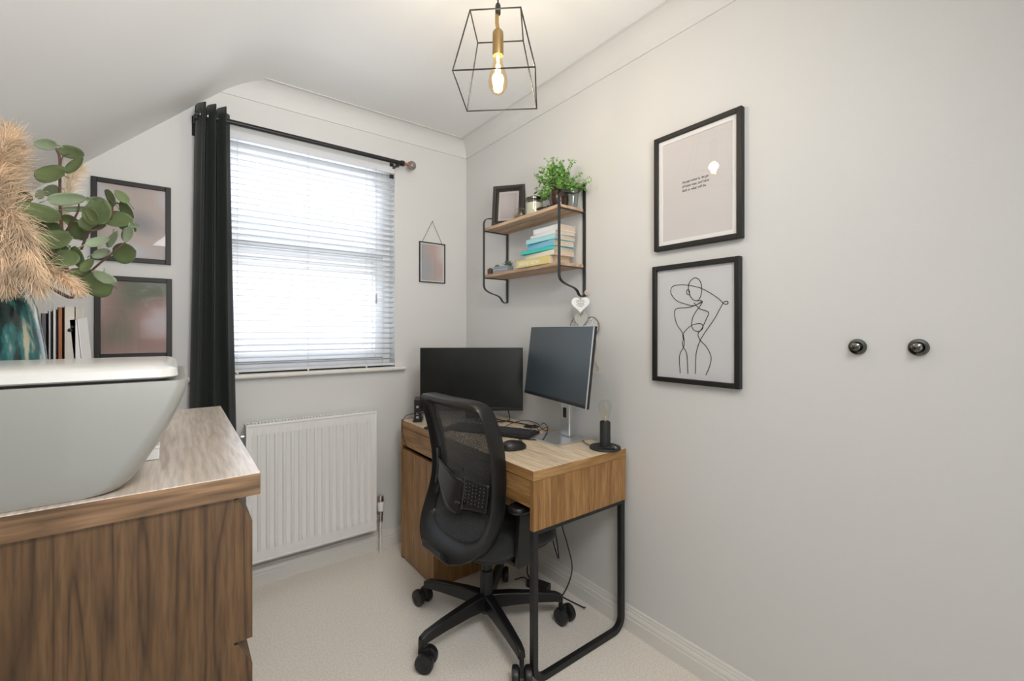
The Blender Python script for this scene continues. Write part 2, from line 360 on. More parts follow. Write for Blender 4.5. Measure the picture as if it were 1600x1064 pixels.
# outdoors, seen through the slats
def house(x, y, z, wx, wy, hh, rh, wallm, roofm, label):
    t = thing('house', label, 'house', (x, y, z))
    obj('wall', B().box(-wx/2, wx/2, -wy/2, wy/2, 0, hh), wallm, t)
    b = B(); b.prism([(-wx/2-.2, -wy/2-.3, hh), (-wx/2-.2, wy/2+.3, hh), (-wx/2-.2, 0, hh+rh)], (wx+.4, 0, 0)); obj('roof', b, roofm, t)
    for i in range(3):
        xx = -wx/2+wx*(i+.5)/3
        f = obj('window_frame', B().box(xx-.5, xx+.5, -wy/2-.05, -wy/2+.02, hh*.45, hh*.45+1.1), M_white, t)
        obj('window_pane', B().box(xx-.42, xx+.42, -wy/2-.06, -wy/2-.04, hh*.45+.08, hh*.45+1.02), flat('dark_pane', (.12, .15, .2), .2), f)
M_farwall = flat('far_render', (.8, .8, .82), .9); M_farroof = flat('far_roof', (.25, .30, .42), .9)
house(3.2, 22, -4.6, 9, 5, 3.1, 1.3, M_farwall, M_farroof, 'long pale house with blue grey roof seen low through the blind')
house(12.5, 26, -4.6, 6.5, 5, 2.9, 1.2, M_farwall, flat('far_roof_grey', (.36, .37, .40), .9), 'smaller pale house with grey roof, right of the long one outside')

# ------------------------------------------------------------------ blind, rod, curtain
t = thing('venetian_blind', 'white venetian blind with thin open slats covering the window', 'blind', (.56, 2.44, WZ0))
bx0, bx1, by = WX0+.008, WX1-.012, 2.452
obj('headrail', B().box(bx0, bx1, by-.02, by+.02, WZ1-.04, WZ1-.002), M_slat, t, world=True, bevel=.002)
b = B(); z = 1.075; sd, tilt = .036, R(-13)
zs = []
while z < WZ1-.05: zs.append(z); z += .0292
def slat_ring(x, z):
    top = []; bot = []
    for i in range(5):
        u = (i/4-.5)*sd; h = .0022*(1-(2*(i/4)-1)**2)
        yy = u*math.cos(tilt); zz = u*math.sin(tilt)
        top.append((x, by+yy, z+zz+h+.0011)); bot.append((x, by+yy, z+zz+h-.0011))
    return top+bot[::-1]
for z in zs: b.loft([slat_ring(bx0, z), slat_ring(bx1, z)])
obj('slats', b, M_slat, t, world=True, smooth=60)
obj('bottom_rail', B().box(bx0, bx1, by-.02, by+.02, 1.036, 1.05), M_slat, t, world=True, bevel=.004)
for px in (371, 482, 573):
    X = on_y(px, 400, by-.02).x
    obj('ladder_cord', B().tube([(X, by-.0195, 1.04), (X, by-.0195, WZ1-.03)], .0008, 5).tube([(X+.004, by+.0195, 1.04), (X+.004, by+.0195, WZ1-.03)], .0008, 5), M_cord, t, world=True)
    obj('cord_plug', B().sphere((X, by-.014, 1.034), .006, 10), M_white, t, world=True)
X = on_y(588, 400, by-.03).x
obj('pull_cord', B().tube([(X, by-.03, WZ1-.03), (X, by-.03, 1.44)], .001, 6), M_cord, t, world=True)
obj('tassel', B().lathe([(.002, 1.44), (.004, 1.435), (.0055, 1.39), (.004, 1.385)], (X, by-.03, 0), 10), flat('tassel_grey', (.42, .42, .42)), t, world=True)
obj('pull_cord', B().tube([(X+.0, by+.028, WZ1-.05), (X-.004, by+.028, 1.10)], .0022, 6).tube([(X-.045, by+.03, 1.46), (X-.055, by+.028, 1.14)], .0022, 6), M_cord, t, world=True, label='dark looped cord behind the slats')

RY = 2.375
def ony(px, py): return on_y(px, py, RY)
zr = 2.183
xb = ony(634, 262).x
t = thing('curtain_rod', 'black curtain pole with copper neck and smoky ball end above the window', 'curtain pole', (.55, D, zr))
obj('pole', B().tube([(.066, RY, zr), (xb-.02, RY, zr)], .0115, 16), M_blkmetal, t, world=True)
obj('end_cap', B().tube([(xb-.03, RY, zr), (xb-.012, RY, zr)], .0155, 16), M_blkmetal, t, world=True)
obj('finial_neck', B().tube([(xb-.012, RY, zr), (xb+.02, RY, zr)], .010, 16), M_copper, t, world=True, label='copper neck of the pole end')
obj('finial', B().sphere((xb+.036, RY, zr), .026, 20), M_smoke, t, world=True, label='smoky round ball finial')
for X in (.07, xb-.05):
    obj('bracket', B().box(X-.012, X+.012, D-.004, D, zr-.07, zr+.02).box(X-.006, X+.006, RY, D-.002, zr-.022, zr-.012).box(X-.008, X+.008, RY-.014, RY+.014, zr-.026, zr-.01), M_blkmetal, t, world=True, bevel=.002)
# curtain gathered at the left, pleats hung on eyelets
def cur(u, v):
    # u across the folds, v from top (0) to bottom (1)
    z = 2.228-(2.228-.02)*v
    xl = .070-.028*min(1, v*1.6); xr = .190+.05*min(1, v*1.1)**1.2
    n = 3.2
    x = xl+(xr-xl)*u
    amp = .040+.006*math.sin(v*5+u*3)
    y = RY+amp*math.sin(u*n*2*math.pi+.6+.25*v)+.004*math.sin(v*9+u*12)
    x += .010*math.sin(u*n*4*math.pi+v*2)*(1-.4*v)
    return (x, y, z)
o = obj('curtain', B().surf(cur, 110, 50), M_velvet, None, solid=.004, smooth=180)
tag(o, 'dark green velvet eyelet curtain hanging bunched at the left of the window', 'curtain')
b = B()
for k in range(8):
    u = (k+.5-.19)/8; 
    if 0 < u < 1:
        x, y, z = cur(u, .018); b.tube([(x+.002, RY+.019*math.cos(a), zr+.019*math.sin(a)) for a in [2*math.pi*i/20 for i in range(20)]], .003, 6, loop=True)
obj('eyelets', b, M_dkchrome, o, label='shiny metal eyelets')

# ------------------------------------------------------------------ radiator
rx0, rx1, rz0, rz1, ryf = .262, .868, .155, .79, 2.365
t = thing('radiator', 'white panel radiator with vertical ribs under the window', 'radiator', (.56, 2.41, rz0))
b = B(); n = 16; xs = [rx0+.018]; 
ribs = []
p = (rx1-rx0-.036)/n
def radf():
    v = []
    for i in range(n):
        a = rx0+.018+i*p; v += [(a+.002, 0), (a+.006, .008), (a+p-.012, .008), (a+p-.008, 0)]
    return v
line = [(rx0, 0)]+radf()+[(rx1, 0)]
za, zb_ = rz0+.045, rz1-.045
def row(z, k): return [(x, ryf+d*k, z) for x, d in line]
b.loft([row(rz0, 0), row(za, 0), row(za+.018, 1), row(zb_-.018, 1), row(zb_, 0), row(rz1, 0)], closed=False)
b.box(rx0, rx1, ryf+.0125, ryf+.02, rz0, rz1)
obj('front_panel', b, M_rad, t, world=True, smooth=25)
b = B()
b.box(rx0-.004, rx0+.002, ryf-.004, 2.44, rz0-.004, rz1+.004).box(rx1-.002, rx1+.004, ryf-.004, 2.44, rz0-.004, rz1+.004).box(rx0, rx1, ryf-.004, ryf+.004, rz1-.004, rz1+.004).box(rx0, rx1, ryf-.004, ryf+.004, rz0-.006, rz0+.003)
b.box(rx0, rx1, 2.425, 2.44, rz0, rz1)
obj('side_panel', b, M_rad, t, world=True, bevel=.0015)
b = B(); b.box(rx0, rx1, ryf, ryf+.016, rz1, rz1+.006).box(rx0, rx1, 2.424, 2.44, rz1, rz1+.006)
x = rx0+.01
while x < rx1-.01: b.box(x, x+.008, ryf+.016, 2.424, rz1+.001, rz1+.006); x += .0145
obj('top_grille', b, M_rad, t, world=True)
obj('air_vent_plug', B().lathe([(.009, 0), (.009, .012), (.005, .014), (.005, .02)], (rx0-.02, 2.40, .74), 12, 'X'), M_chrome, t, world=True)
# thermostatic valve
vx, vy, vz = .908, 2.40, .205
v = obj('valve', B().lathe([(.010, vz-.03), (.012, vz-.03), (.012, vz), (.014, vz+.005), (.014, vz+.022), (.010, vz+.026)], (vx, vy, 0), 16).lathe([(.011, -.046), (.011, -.03), (.014, -.028), (.014, -.014), (.009, -.012), (.009, .0)], (vx, vy, vz), 14, 'X'), M_chrome, t, world=True)
obj('valve_head', B().lathe([(.012, vz+.026), (.018, vz+.03), (.019, vz+.075), (.017, vz+.08)], (vx, vy, 0), 20), M_white, v, world=True)
obj('valve_cap', B().lathe([(.017, vz+.08), (.0175, vz+.082), (.0165, vz+.112), (.010, vz+.116)], (vx, vy, 0), 20), M_chrome, v, world=True)
obj('pipe', B().tube([(vx, vy, vz-.03), (vx, vy, .0)], .0075, 12), M_trim, t, world=True)
obj('pipe', B().tube([(rx0-.03, vy, vz), (rx0-.03, vy, 0)], .0075, 12), M_trim, t, world=True)
for xx in (.36, .74): obj('wall_bracket', B().box(xx, xx+.03, 2.438, D+.001, .25, .7), M_rad, t, world=True)

# ------------------------------------------------------------------ frames
def frame_y(name, label, x0, x1, z0, z1, fw, dp, pm, group, Y=D):
    t = thing(name, label, 'picture frame', ((x0+x1)/2, Y, z0), group=group)
    b = B(); yf = Y-dp
    for a, c, e, f in ((x0, x0+fw, z0, z1), (x1-fw, x1, z0, z1), (x0+fw, x1-fw, z0, z0+fw), (x0+fw, x1-fw, z1-fw, z1)): b.box(a, c, yf, Y, e, f)
    obj('frame', b, M_frame, t, world=True, bevel=.0015)
    obj('photo', B().box(x0+fw-.002, x1-fw+.002, Y-dp*.55, Y-dp*.45, z0+fw-.002, z1-fw+.002), pm, t, world=True)
    obj('glazing', B().poly([(x0+fw-.001, Y-dp*.75, z0+fw), (x1-fw+.001, Y-dp*.75, z0+fw), (x1-fw+.001, Y-dp*.75, z1-fw), (x0+fw-.001, Y-dp*.75, z1-fw)]), M_glass, t, world=True)
    return t
frame_y('picture_frame', 'black framed blurred photo left of the curtain, the higher one', -.272, -.016, 1.522, 1.858, .019, .02, M_photo1, None)
frame_y('picture_frame', 'black framed blurred photo with pink tones left of the curtain, the lower one', -.262, -.012, 1.12, 1.46, .019, .02, M_photo2, None)

def frame_x(label, y0, y1, z0, z1, fw, dp, pm, mount=0):
    t = thing('picture_frame', label, 'picture frame', (W, (y0+y1)/2, z0))
    b = B(); xf = W-dp
    for a, c, e, f in ((y0, y0+fw, z0, z1), (y1-fw, y1, z0, z1), (y0+fw, y1-fw, z0, z0+fw), (y0+fw, y1-fw, z1-fw, z1)): b.box(xf, W, a, c, e, f)
    obj('frame', b, M_frame, t, world=True, bevel=.002)
    if mount:
        b = B(); k = mount; g = fw-.002
        for a, c, e, f in ((y0+g, y0+g+k, z0+g, z1-g), (y1-g-k, y1-g, z0+g, z1-g), (y0+g+k, y1-g-k, z0+g, z0+g+k), (y0+g+k, y1-g-k, z1-g-k, z1-g)): b.box(W-.014, W-.0115, a, c, e, f)
        obj('mount', b, M_paper, t, world=True, label='white mount board')
    pr = obj('print', B().box(W-.0115, W-.010, y0+fw-.002, y1-fw+.002, z0+fw-.002, z1-fw+.002), pm, t, world=True)
    obj('glazing', B().poly([(W-dp*.8, y0+fw-.001, z0+fw), (W-dp*.8, y1-fw+.001, z0+fw), (W-dp*.8, y1-fw+.001, z1-fw), (W-dp*.8, y0+fw-.001, z1-fw)]), M_glass, t, world=True)
    return t, pr
t1, pr1 = frame_x('black framed quote print hanging on the right wall above the line drawing', .699, 1.034, 1.540, 1.975, .018, .022, M_print, .018)
t2, pr2 = frame_x('black framed line drawing of a figure hanging on the right wall under the quote print', .706, 1.042, 1.040, 1.482, .018, .022, M_print2)
P0 = on_x(1067, 291, W-.012); Pe = on_x(1111, 283, W-.012)
obj('printed_text', text_bm('Accept what is, let go\nof what was, and have\nfaith in what will be.', .0135, basis(on_x(1065.5, 287.5, W-.0118), (0, -1, 0), (0, 0, 1)), shear=.3, sp=1.15, wide=.86), M_ink, pr1, world=True)
def Z8(p): return on_x(980+p[0]/2.128, 140+p[1]/2.128, W-.0122)
strokes = [
 [(200,715),(165,702),(146,678),(148,658),(165,650),(200,650),(250,662),(300,692),(322,712),(334,712),(334,704),(322,706),(314,718),(290,762),(258,808),(240,840),(229,880),(226,945)],
 [(205,672),(204,650),(214,632),(229,626),(243,638),(248,665),(242,692),(229,702),(213,692),(204,668)],
 [(205,664),(198,668),(199,680),(207,681),(207,668)],
 [(200,715),(222,718),(250,704),(238,712),(205,724),(165,728),(157,745),(165,780),(185,812),(189,850),(174,885),(176,943)],
 [(222,708),(240,728),(270,740),(262,765),(248,795),(236,812),(242,832),(264,856),(279,890),(273,922),(261,949)],
 [(188,835),(186,812),(212,785),(243,778),(252,790),(242,803),(222,800),(214,780),(222,748),(250,706),(232,702)],
 [(183,835),(186,855),(198,880),(202,945)]]
b = B()
for s_ in strokes: b.tube(spl([Z8(p) for p in s_], 5), .0013, 5)
obj('line_drawing', b, M_ink, pr2, world=True)

# small hanging frame by the corner
x0, x1, z0, z1 = 1.166, 1.340, 1.527, 1.772
t = thing('hanging_frame', 'small thin black metal frame hanging from a chain beside the window', 'picture frame', (1.253, D, z0))
b = B(); f_ = .005
for a, c, e, f in ((x0, x0+f_, z0, z1), (x1-f_, x1, z0, z1), (x0, x1, z0, z0+f_), (x0, x1, z1-f_, z1)): b.box(a, c, D-.012, D-.002, e, f)
obj('frame', b, M_blkmetal, t, world=True)
obj('photo', B().box(x0+.016, x1-.016, D-.007, D-.006, z0+.014, z1-.014), M_photo3, t, world=True)
obj('glazing', B().poly([(x0+.004, D-.0095, z0+.004), (x1-.004, D-.0095, z0+.004), (x1-.004, D-.0095, z1-.004), (x0+.004, D-.0095, z1-.004)]), M_glass, t, world=True)
obj('backing_glass', B().box(x0+.004, x1-.004, D-.0055, D-.005, z0+.004, z1-.004), flat('pale_border', (.6, .61, .62)), t, world=True)
apex = Vector((1.255, D-.004, 1.905)); b = B()
for q in ((x0+.02, D-.006, z1), (x1-.02, D-.006, z1)):
    q = Vector(q); m = 22
    for i in range(m):
        c = q.lerp(apex, (i+.5)/m); d = (apex-q).normalized()*.0042; b.tube([c-d, c+d], .0011, 5)
    b.tube([q, apex], .0006, 4)
obj('chain', b, M_blkmetal, t, world=True)
obj('nail', B().tube([(1.255, D-.008, 1.906), (1.255, D+.001, 1.906)], .0018, 8), M_chrome, t, world=True)

# two wall pegs
for k, (px, py, lab) in enumerate(((1337, 542, 'polished black nickel wall peg, the one nearer the framed prints'), (1433, 543, 'polished black nickel wall peg, the one farther from the framed prints'))):
    p = on_x(px, py, W-.02); t = thing('wall_peg', lab, 'wall hook', (W, p.y, p.z))
    obj('back_plate', B().lathe([(.0001, 0), (.0205, 0), (.0215, .005), (.0195, .009), (.014, .0105), (.009, .0085), (.0001, .0085)], (0, 0, 0), 28, 'X', ), M_dkchrome, t, T=Matrix.Rotation(R(180), 4, 'Z'))
    obj('knob', B().lathe([(.008, .006), (.0065, .010), (.0065, .014), (.010, .018), (.0118, .022), (.011, .027), (.006, .0305), (.0001, .031)], (0, 0, 0), 28, 'X'), M_dkchrome, t, T=Matrix.Rotation(R(180), 4, 'Z'))

# ------------------------------------------------------------------ pendant lamp
t = thing('pendant_lamp', 'black wire cage pendant lamp with glowing bulb hanging from the ceiling', 'ceiling lamp', (BULB.x, BULB.y, CZ))
def sq(h, z): 
    a = R(49); return [Vector((BULB.x, BULB.y, z))+Matrix.Rotation(R(-41.5), 3, 'Z') @ Vector((x*h, y*h, 0)) for x, y in ((-1, -1), (1, -1), (1, 1), (-1, 1))]
A_, C_ = sq(.077, 2.207), sq(.121, 2.0)
b = B()
for i in range(4):
    for p, q in ((A_[i], A_[(i+1) % 4]), (C_[i], C_[(i+1) % 4]), (A_[i], C_[i])): b.tube([p, q], .0022, 8)
    b.sphere(A_[i], .0026, 8); b.sphere(C_[i], .0026, 8)
# cross wires carrying the holder
mid = (A_[0]+A_[3])/2; mid2 = (A_[1]+A_[2])/2
obj('wire_cage', b, M_blkmetal, t, world=True)
obj('lamp_holder', B().lathe([(.0001, 2.194), (.012, 2.194), (.0165, 2.188), (.0175, 2.180), (.0175, 2.118), (.016, 2.112), (.013, 2.112)], (BULB.x, BULB.y, 0), 24), M_brass, t, world=True)
obj('holder_arm', B().strip([(BULB.x, BULB.y, 2.194), (BULB.x-.004, BULB.y, 2.215), (BULB.x-.004, BULB.y, 2.245), (BULB.x, BULB.y, 2.255)], .012, .004, (cY, -sY, 0)), M_brass, t, world=True)
obj('cord_grip', B().lathe([(.008, 2.245), (.009, 2.25), (.009, 2.272), (.005, 2.28)], (BULB.x, BULB.y, 0), 14), M_black, t, world=True)
obj('cord', B().tube([(BULB.x, BULB.y, 2.275), (BULB.x, BULB.y, CZ)], .0026, 8), M_black, t, world=True)
obj('ceiling_rose', B().lathe([(.0001, CZ-.03), (.03, CZ-.028), (.045, CZ-.015), (.048, CZ)], (BULB.x, BULB.y, 0), 28), M_black, t, world=True)
bz = 2.112
bu = obj('bulb', B().lathe([(.0125, bz), (.0135, bz-.012), (.020, bz-.04), (.0285, bz-.068), (.0305, bz-.084), (.028, bz-.10), (.019, bz-.115), (.008, bz-.122), (.0001, bz-.1235)], (BULB.x, BULB.y, 0), 28), M_bulb, t, world=True)
b = B()
for i in range(6):
    a = 2*math.pi*i/6; b.tube([(BULB.x+.006*math.cos(a), BULB.y+.006*math.sin(a), bz-.03), (BULB.x+.012*math.cos(a+.4), BULB.y+.012*math.sin(a+.4), bz-.095)], .0008, 5)
obj('filament', b, M_fil, bu, world=True)
obj('bulb_stem', B().lathe([(.006, bz), (.004, bz-.02), (.0035, bz-.04), (.0001, bz-.042)], (BULB.x, BULB.y, 0), 10), M_wax, bu, world=True)

# ------------------------------------------------------------------ desk
dx0, dx1, dy0, dy1, dz = .980, 1.476, 1.166, 2.288, .75
t = thing('desk', 'oak effect desk with black metal leg along the right wall', 'desk', (dx0, dy0, 0))
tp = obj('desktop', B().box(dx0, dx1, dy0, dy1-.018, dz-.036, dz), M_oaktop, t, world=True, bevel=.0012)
hc = on_z(829, 667, dz)
b = B(); b.lathe([(.040, dz), (.040, dz+.0018), (.034, dz+.0018), (.034, dz+.0002)], (1.425, hc.y, 0), 32); obj('cable_grommet', b, M_black, tp, world=True, label='round black cable hole')
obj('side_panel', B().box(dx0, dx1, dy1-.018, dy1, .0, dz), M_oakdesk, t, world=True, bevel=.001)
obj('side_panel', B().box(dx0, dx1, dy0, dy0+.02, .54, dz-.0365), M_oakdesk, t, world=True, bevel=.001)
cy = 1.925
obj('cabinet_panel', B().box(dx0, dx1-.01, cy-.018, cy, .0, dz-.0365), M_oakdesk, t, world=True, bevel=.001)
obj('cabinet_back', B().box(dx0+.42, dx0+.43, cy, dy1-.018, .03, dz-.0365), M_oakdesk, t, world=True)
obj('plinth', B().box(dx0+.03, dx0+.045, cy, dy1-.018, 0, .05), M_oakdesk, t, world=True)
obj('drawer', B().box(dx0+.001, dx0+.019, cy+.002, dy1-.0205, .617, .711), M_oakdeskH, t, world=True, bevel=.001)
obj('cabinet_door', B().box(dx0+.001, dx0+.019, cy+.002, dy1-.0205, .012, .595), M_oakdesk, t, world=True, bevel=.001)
obj('drawer', B().box(dx0+.001, dx0+.019, dy0+.022, cy-.02, .617, .711), M_oakdeskH, t, world=True, bevel=.001)
obj('drawer_body', B().box(dx0+.02, dx0+.40, cy+.004, dy1-.03, .625, .70).box(dx0+.02, dx0+.40, dy0+.03, cy-.03, .628, .70), M_blackmatte, t, world=True)
obj('back_rail', B().box(dx1-.016, dx1, dy0+.02, cy-.018, .56, dz-.0365), M_oakdeskH, t, world=True)
b = B(); tw = .024; yl = dy0+.012; xa, xb2 = dx0+.012, dx1-.016; rr = .05
pts = [(xa, yl, .528), (xa, yl, .06)]
pts = [(xa, yl, .528)]+[(xa+rr-rr*math.cos(R(a)), yl, .0125+rr-rr*math.sin(R(a))) for a in range(0, 91, 15)]
rr2 = .05; pts += [(xb2-rr2+rr2*math.sin(R(a)), yl, .0125+rr2-rr2*math.cos(R(a))) for a in range(0, 91, 15)]+[(xb2, yl, .528)]
b.strip(pts, .022, .022, (0, 1, 0)); b.box(dx0, dx1-.004, yl-.011, yl+.011, .526, .54)
obj('leg_frame', b, M_blkmetal, t, world=True, bevel=.0015)

obj('edge_band', B().box(dx0+.0005, dx1-.0005, dy0-.0008, dy0+.001, dz-.0352, dz-.001), wood('oak_effect_edge', (.50, .29, .115), (.43, .235, .085), (.35, .18, .06), 'X', .42), tp, world=True)
obj('edge_band', B().box(dx0-.0008, dx0+.001, dy0+.0005, dy1-.0185, dz-.0352, dz-.001), M_oakdeskH, tp, world=True)
# ------------------------------------------------------------------ monitors
def bar_between(b, p, q, wd, th, side): b.strip([p, q], wd, th, side)
c0 = Vector((1.252, 2.0, 0))
t = thing('monitor', 'black computer monitor on the window end of the desk', 'monitor', (1.252, 2.0, dz+.001), -YAW+R(1.5))
# local: +x along the screen to the right, -y towards the viewer
obj('housing', B().box(-.272, .272, -.004, .016, .058, .392).box(-.14, .14, .016, .035, .12, .32), M_blackmatte, t, bevel=.002)
obj('screen', B().box(-.269, .269, -.0052, -.0035, .076, .389), M_screenA, t)
obj('lower_bezel', B().box(-.272, .272, -.008, -.003, .058, .075), M_black, t, bevel=.002)
obj('stand_neck', B().box(-.035, .035, .03, .055, .01, .22), M_black, t, bevel=.004)
obj('stand_base', B().prism([(x, y, 0) for x, y in rrect(-.11, .11, -.05, .13, .02)], (0, 0, .008)), M_silver, t, label='pale metal stand foot')
t = thing('monitor', 'silver backed computer monitor on a flat square metal stand, nearest the wall', 'monitor', (1.375, 1.452, dz+.0005), 0)
obj('stand_base', B().box(-.112, .092, -.098, .105, 0, .006), M_silver, t, bevel=.0015, label='flat square brushed silver base')
nk = obj('stand_neck', B().box(.030, .058, -.030, .030, .006, .40), M_silver, t, bevel=.006, label='silver neck')
obj('cable_slot', B().box(.027, .031, -.010, .010, .09, .135), M_blackmatte, nk, bevel=.002)
cx, cyy = (1.302+1.404)/2-1.375, (1.209+1.709)/2-1.452
ang = math.atan2(1.209-1.709, 1.302-1.404)
Tm = Matrix.Translation((cx, cyy, .338)) @ Matrix.Rotation(ang, 4, 'Z') @ Matrix.Rotation(R(-7), 4, 'X')
# in panel space: +x towards the near end, screen faces -y
obj('housing', B().box(-.263, .263, .001, .016, -.165, .165).box(-.12, .12, .016, .034, -.11, .11), M_blackmatte, t, bevel=.0015, T=Tm)
obj('rim', B().box(-.2645, -.261, -.0018, .002, -.166, .166).box(.2605, .2645, -.0018, .002, -.166, .166).box(-.263, .263, -.0018, .002, .164, .1665).box(-.263, .263, -.0018, .002, -.166, -.164), M_silver, t, T=Tm, label='thin silver rim')
obj('screen', B().box(-.261, .261, -.001, .002, -.150, .163), M_screenB, t, T=Tm)
obj('lower_bezel', B().box(-.261, .261, -.0015, .003, -.163, -.150), M_black, t, T=Tm)
obj('hinge', B().box(.0, .04, -.03, .03, .30, .36), M_silver, t, bevel=.004)

# ------------------------------------------------------------------ desk clutter
# docking box standing at the window end
p = on_z(654, 656, dz)
t = thing('docking_station', 'small upright black docking box with cable at the window end of the desk', 'docking station', (1.045, 2.215, dz+.0005), R(-28))
obj('case', B().box(-.017, .017, -.06, .06, .004, .118), M_black, t, bevel=.003)
obj('foot', B().box(-.024, .024, -.066, .066, 0, .005), M_blackmatte, t, bevel=.001)
for zz in (.02, .04, .075): obj('port', B().box(-.006, .006, -.0612, -.0598, zz, zz+.011), M_silver, t)
a = t.matrix_world
pl_ = [(1.03, 2.15, .80), (1.00, 2.165, .797), (.972, 2.20, .785), (.966, 2.235, .75), (.968, 2.245, .70), (.972, 2.232, .65), (.985, 2.21, .607)]
obj('cable', B().tube(spl(pl_, 8), .0018, 6).tube([(1.045, 2.145, .801), (1.012, 2.158, .80)], .005, 8), M_blackmatte, t, T=(Matrix.Translation((1.045, 2.215, dz+.0005)) @ Matrix.Rotation(R(-28), 4, 'Z')).inverted())
t = thing('notebook', 'white patterned notebook leaning behind the chair beside the docking box', 'notebook', (1.105, 2.165, dz+.0005), R(-30))
Tn = Matrix.Rotation(R(-14), 4, 'X')
obj('cover', B().box(-.045, .045, -.004, .004, 0, .075), flat('pale_pattern', (.62, .60, .58)), t, T=Tn)
b = B()
for i in range(16): x = rnd.uniform(-.038, .034); z = rnd.uniform(.008, .066); b.box(x, x+.008, -.0048, -.004, z, z+.003)
obj('pattern', b, flat('pattern_ink', (.06, .06, .07)), t, T=Tn)
p = on_z(680, 672, dz)
t = thing('phone', 'slim black phone lying at the front edge of the desk behind the chair', 'phone', (p.x+.015, p.y, dz+.0005), R(12))
b = B().prism([(x, y, 0) for x, y in rrect(-.036, .036, -.07, .07, .01)], (0, 0, .008)); obj('body', b, M_black, t, bevel=.0015)
obj('display', B().prism([(x, y, .008) for x, y in rrect(-.033, .033, -.067, .067, .008)], (0, 0, .0004)), M_screenA, t)

# keyboard: right end seen past the chair
kx, ky = 1.225, 1.70
t = thing('keyboard', 'black keyboard lying on the desk behind the chair back', 'keyboard', (1.2, 1.735, dz+.0005), R(-63))
# local x runs along the keyboard towards its right end
obj('tray', B().box(-.22, .22, -.066, .066, .003, .016), M_black, t, bevel=.003)
n0 = 0; kk = B()
for r_ in range(6):
    x = -.212
    y = -.058+r_*.0195
    while x < .205:
        wd = .0165 if not (r_ == 0 and -.12 < x < 0) else .10
        if not (.075 < x < .083): kk.box(x, x+wd, y, y+.0165, .016, .0205)
        x += wd+.0025
obj('keys', kk, flat('key_black', (.03, .03, .035), .5), t, kind='stuff', bevel=.0012)
b = B().tube([tuple(v) for v in spl([(.10, .066, .01), (.13, .10, .004), (.19, .15, .003), (.27, .17, .003)], 6)], .0018, 6)
t2_ = thing('mouse', 'black computer mouse with cable near the front edge of the desk', 'mouse', (1.098, 1.432, dz+.0005), R(-15))
def mouse(u, v):
    a = v*2*math.pi; L_, Wd = .056, .031
    r = math.sin(u*math.pi/2); return (math.cos(a)*L_*r, math.sin(a)*Wd*r*(1-.08*math.cos(a)), .004+.034*math.cos(u*math.pi/2)**.8*(1-.18*math.cos(a)*r))
b = B()
rings = [[mouse(max(i/10, .02), j/28) for j in range(28)] for i in range(11)]
rings.append([(p[0]*.96, p[1]*.96, 0) for p in rings[-1]]); b.loft(rings)
obj('shell', b, M_black, t2_, smooth=60)
obj('scroll_wheel', B().lathe([(.0001, -.004), (.009, -.004), (.009, .004), (.0001, .004)], (.028, 0, .029), 16, 'Y'), flat('wheel_grey', (.06, .06, .06)), t2_)
LM = (Matrix.Translation((1.098, 1.432, dz+.0005)) @ Matrix.Rotation(R(-15), 4, 'Z')).inverted()
q0 = Vector((1.150, 1.43, dz+.01)); q = [q0, (1.175, 1.49, dz+.010), (1.215, 1.535, dz+.0035), on_z(846, 688, dz+.004)+Vector((.0, .012, 0)), on_z(850, 684, dz+.01), on_z(856, 668, dz+.012), on_z(842, 672, dz+.004)+Vector((0, 0, .001)), on_z(835, 662, dz+.003)]
obj('cable', B().tube(spl(q, 8), .0018, 6), M_blackmatte, t2_, T=LM)

# loose cables behind the monitors
def cable(label, pts, r=.0025):
    o = obj('cable', B().tube(spl(pts, 8), r, 6), M_blackmatte); return tag(o, label, 'cable')
za = dz+.004
cable('thin black cable arching over the desk from behind the keyboard to the cable hole', [on_z(786, 668, za), on_z(800, 661, za+.004), on_z(820, 657, za+.006), on_z(838, 661, za+.006), on_z(846, 669, za), on_z(853, 673, za+.01), on_z(856, 668, za+.02), on_z(850, 661, za+.02), on_z(845, 664, za+.008)], .0018)
cable('thick black cable looping under the black monitor', [(1.30, 2.05, .84), (1.33, 2.0, .80), (1.36, 1.93, .765), (1.40, 1.86, .756), (1.41, 1.78, .758), (1.425, 1.72, .754), (1.43, 1.70, .73)], .003)
cable('black cable hanging down from the right corner of the black monitor', [(1.43, 1.93, .86), (1.435, 1.92, .80), (1.43, 1.90, .762), (1.39, 1.88, .756), (1.33, 1.92, .757), (1.29, 1.98, .768), (1.31, 2.03, .80)], .003)
cable('looped black cable bunched beside the stand foot of the black monitor', [(1.25, 2.04, .83), (1.27, 1.96, .79), (1.31, 1.90, .765), (1.36, 1.87, .757), (1.38, 1.92, .758), (1.33, 1.97, .765), (1.28, 1.98, .79), (1.27, 2.05, .84)], .0025)

# little table lamp at the near corner of the desk
lc = Vector((1.405, 1.215, dz))
t = thing('table_lamp', 'black table lamp with bare clear bulb on the near corner of the desk', 'table lamp', (lc.x, lc.y, dz+.0005))
obj('base', B().lathe([(.0001, 0), (.062, 0), (.064, .003), (.062, .009), (.02, .011), (.0001, .011)], n=40), M_blackmatte, t)
obj('lamp_holder', B().lathe([(.0001, .01), (.0215, .01), (.0215, .108), (.019, .112), (.014, .112)], n=28), M_blackmatte, t)
bl = obj('bulb', B().lathe([(.012, .110), (.014, .122), (.023, .155), (.027, .172), (.024, .188), (.012, .198), (.0001, .200)], n=24), M_clear, t)
b = B()
for i in range(5):
    a = 2*math.pi*i/5; b.tube([(.004*math.cos(a), .004*math.sin(a), .135), (.008*math.cos(a), .008*math.sin(a), .178)], .0007, 5)
b.lathe([(.004, .11), (.003, .13), (.0001, .136)], n=8)
obj('filament', b, flat('unlit_filament', (.55, .40, .2)), bl)
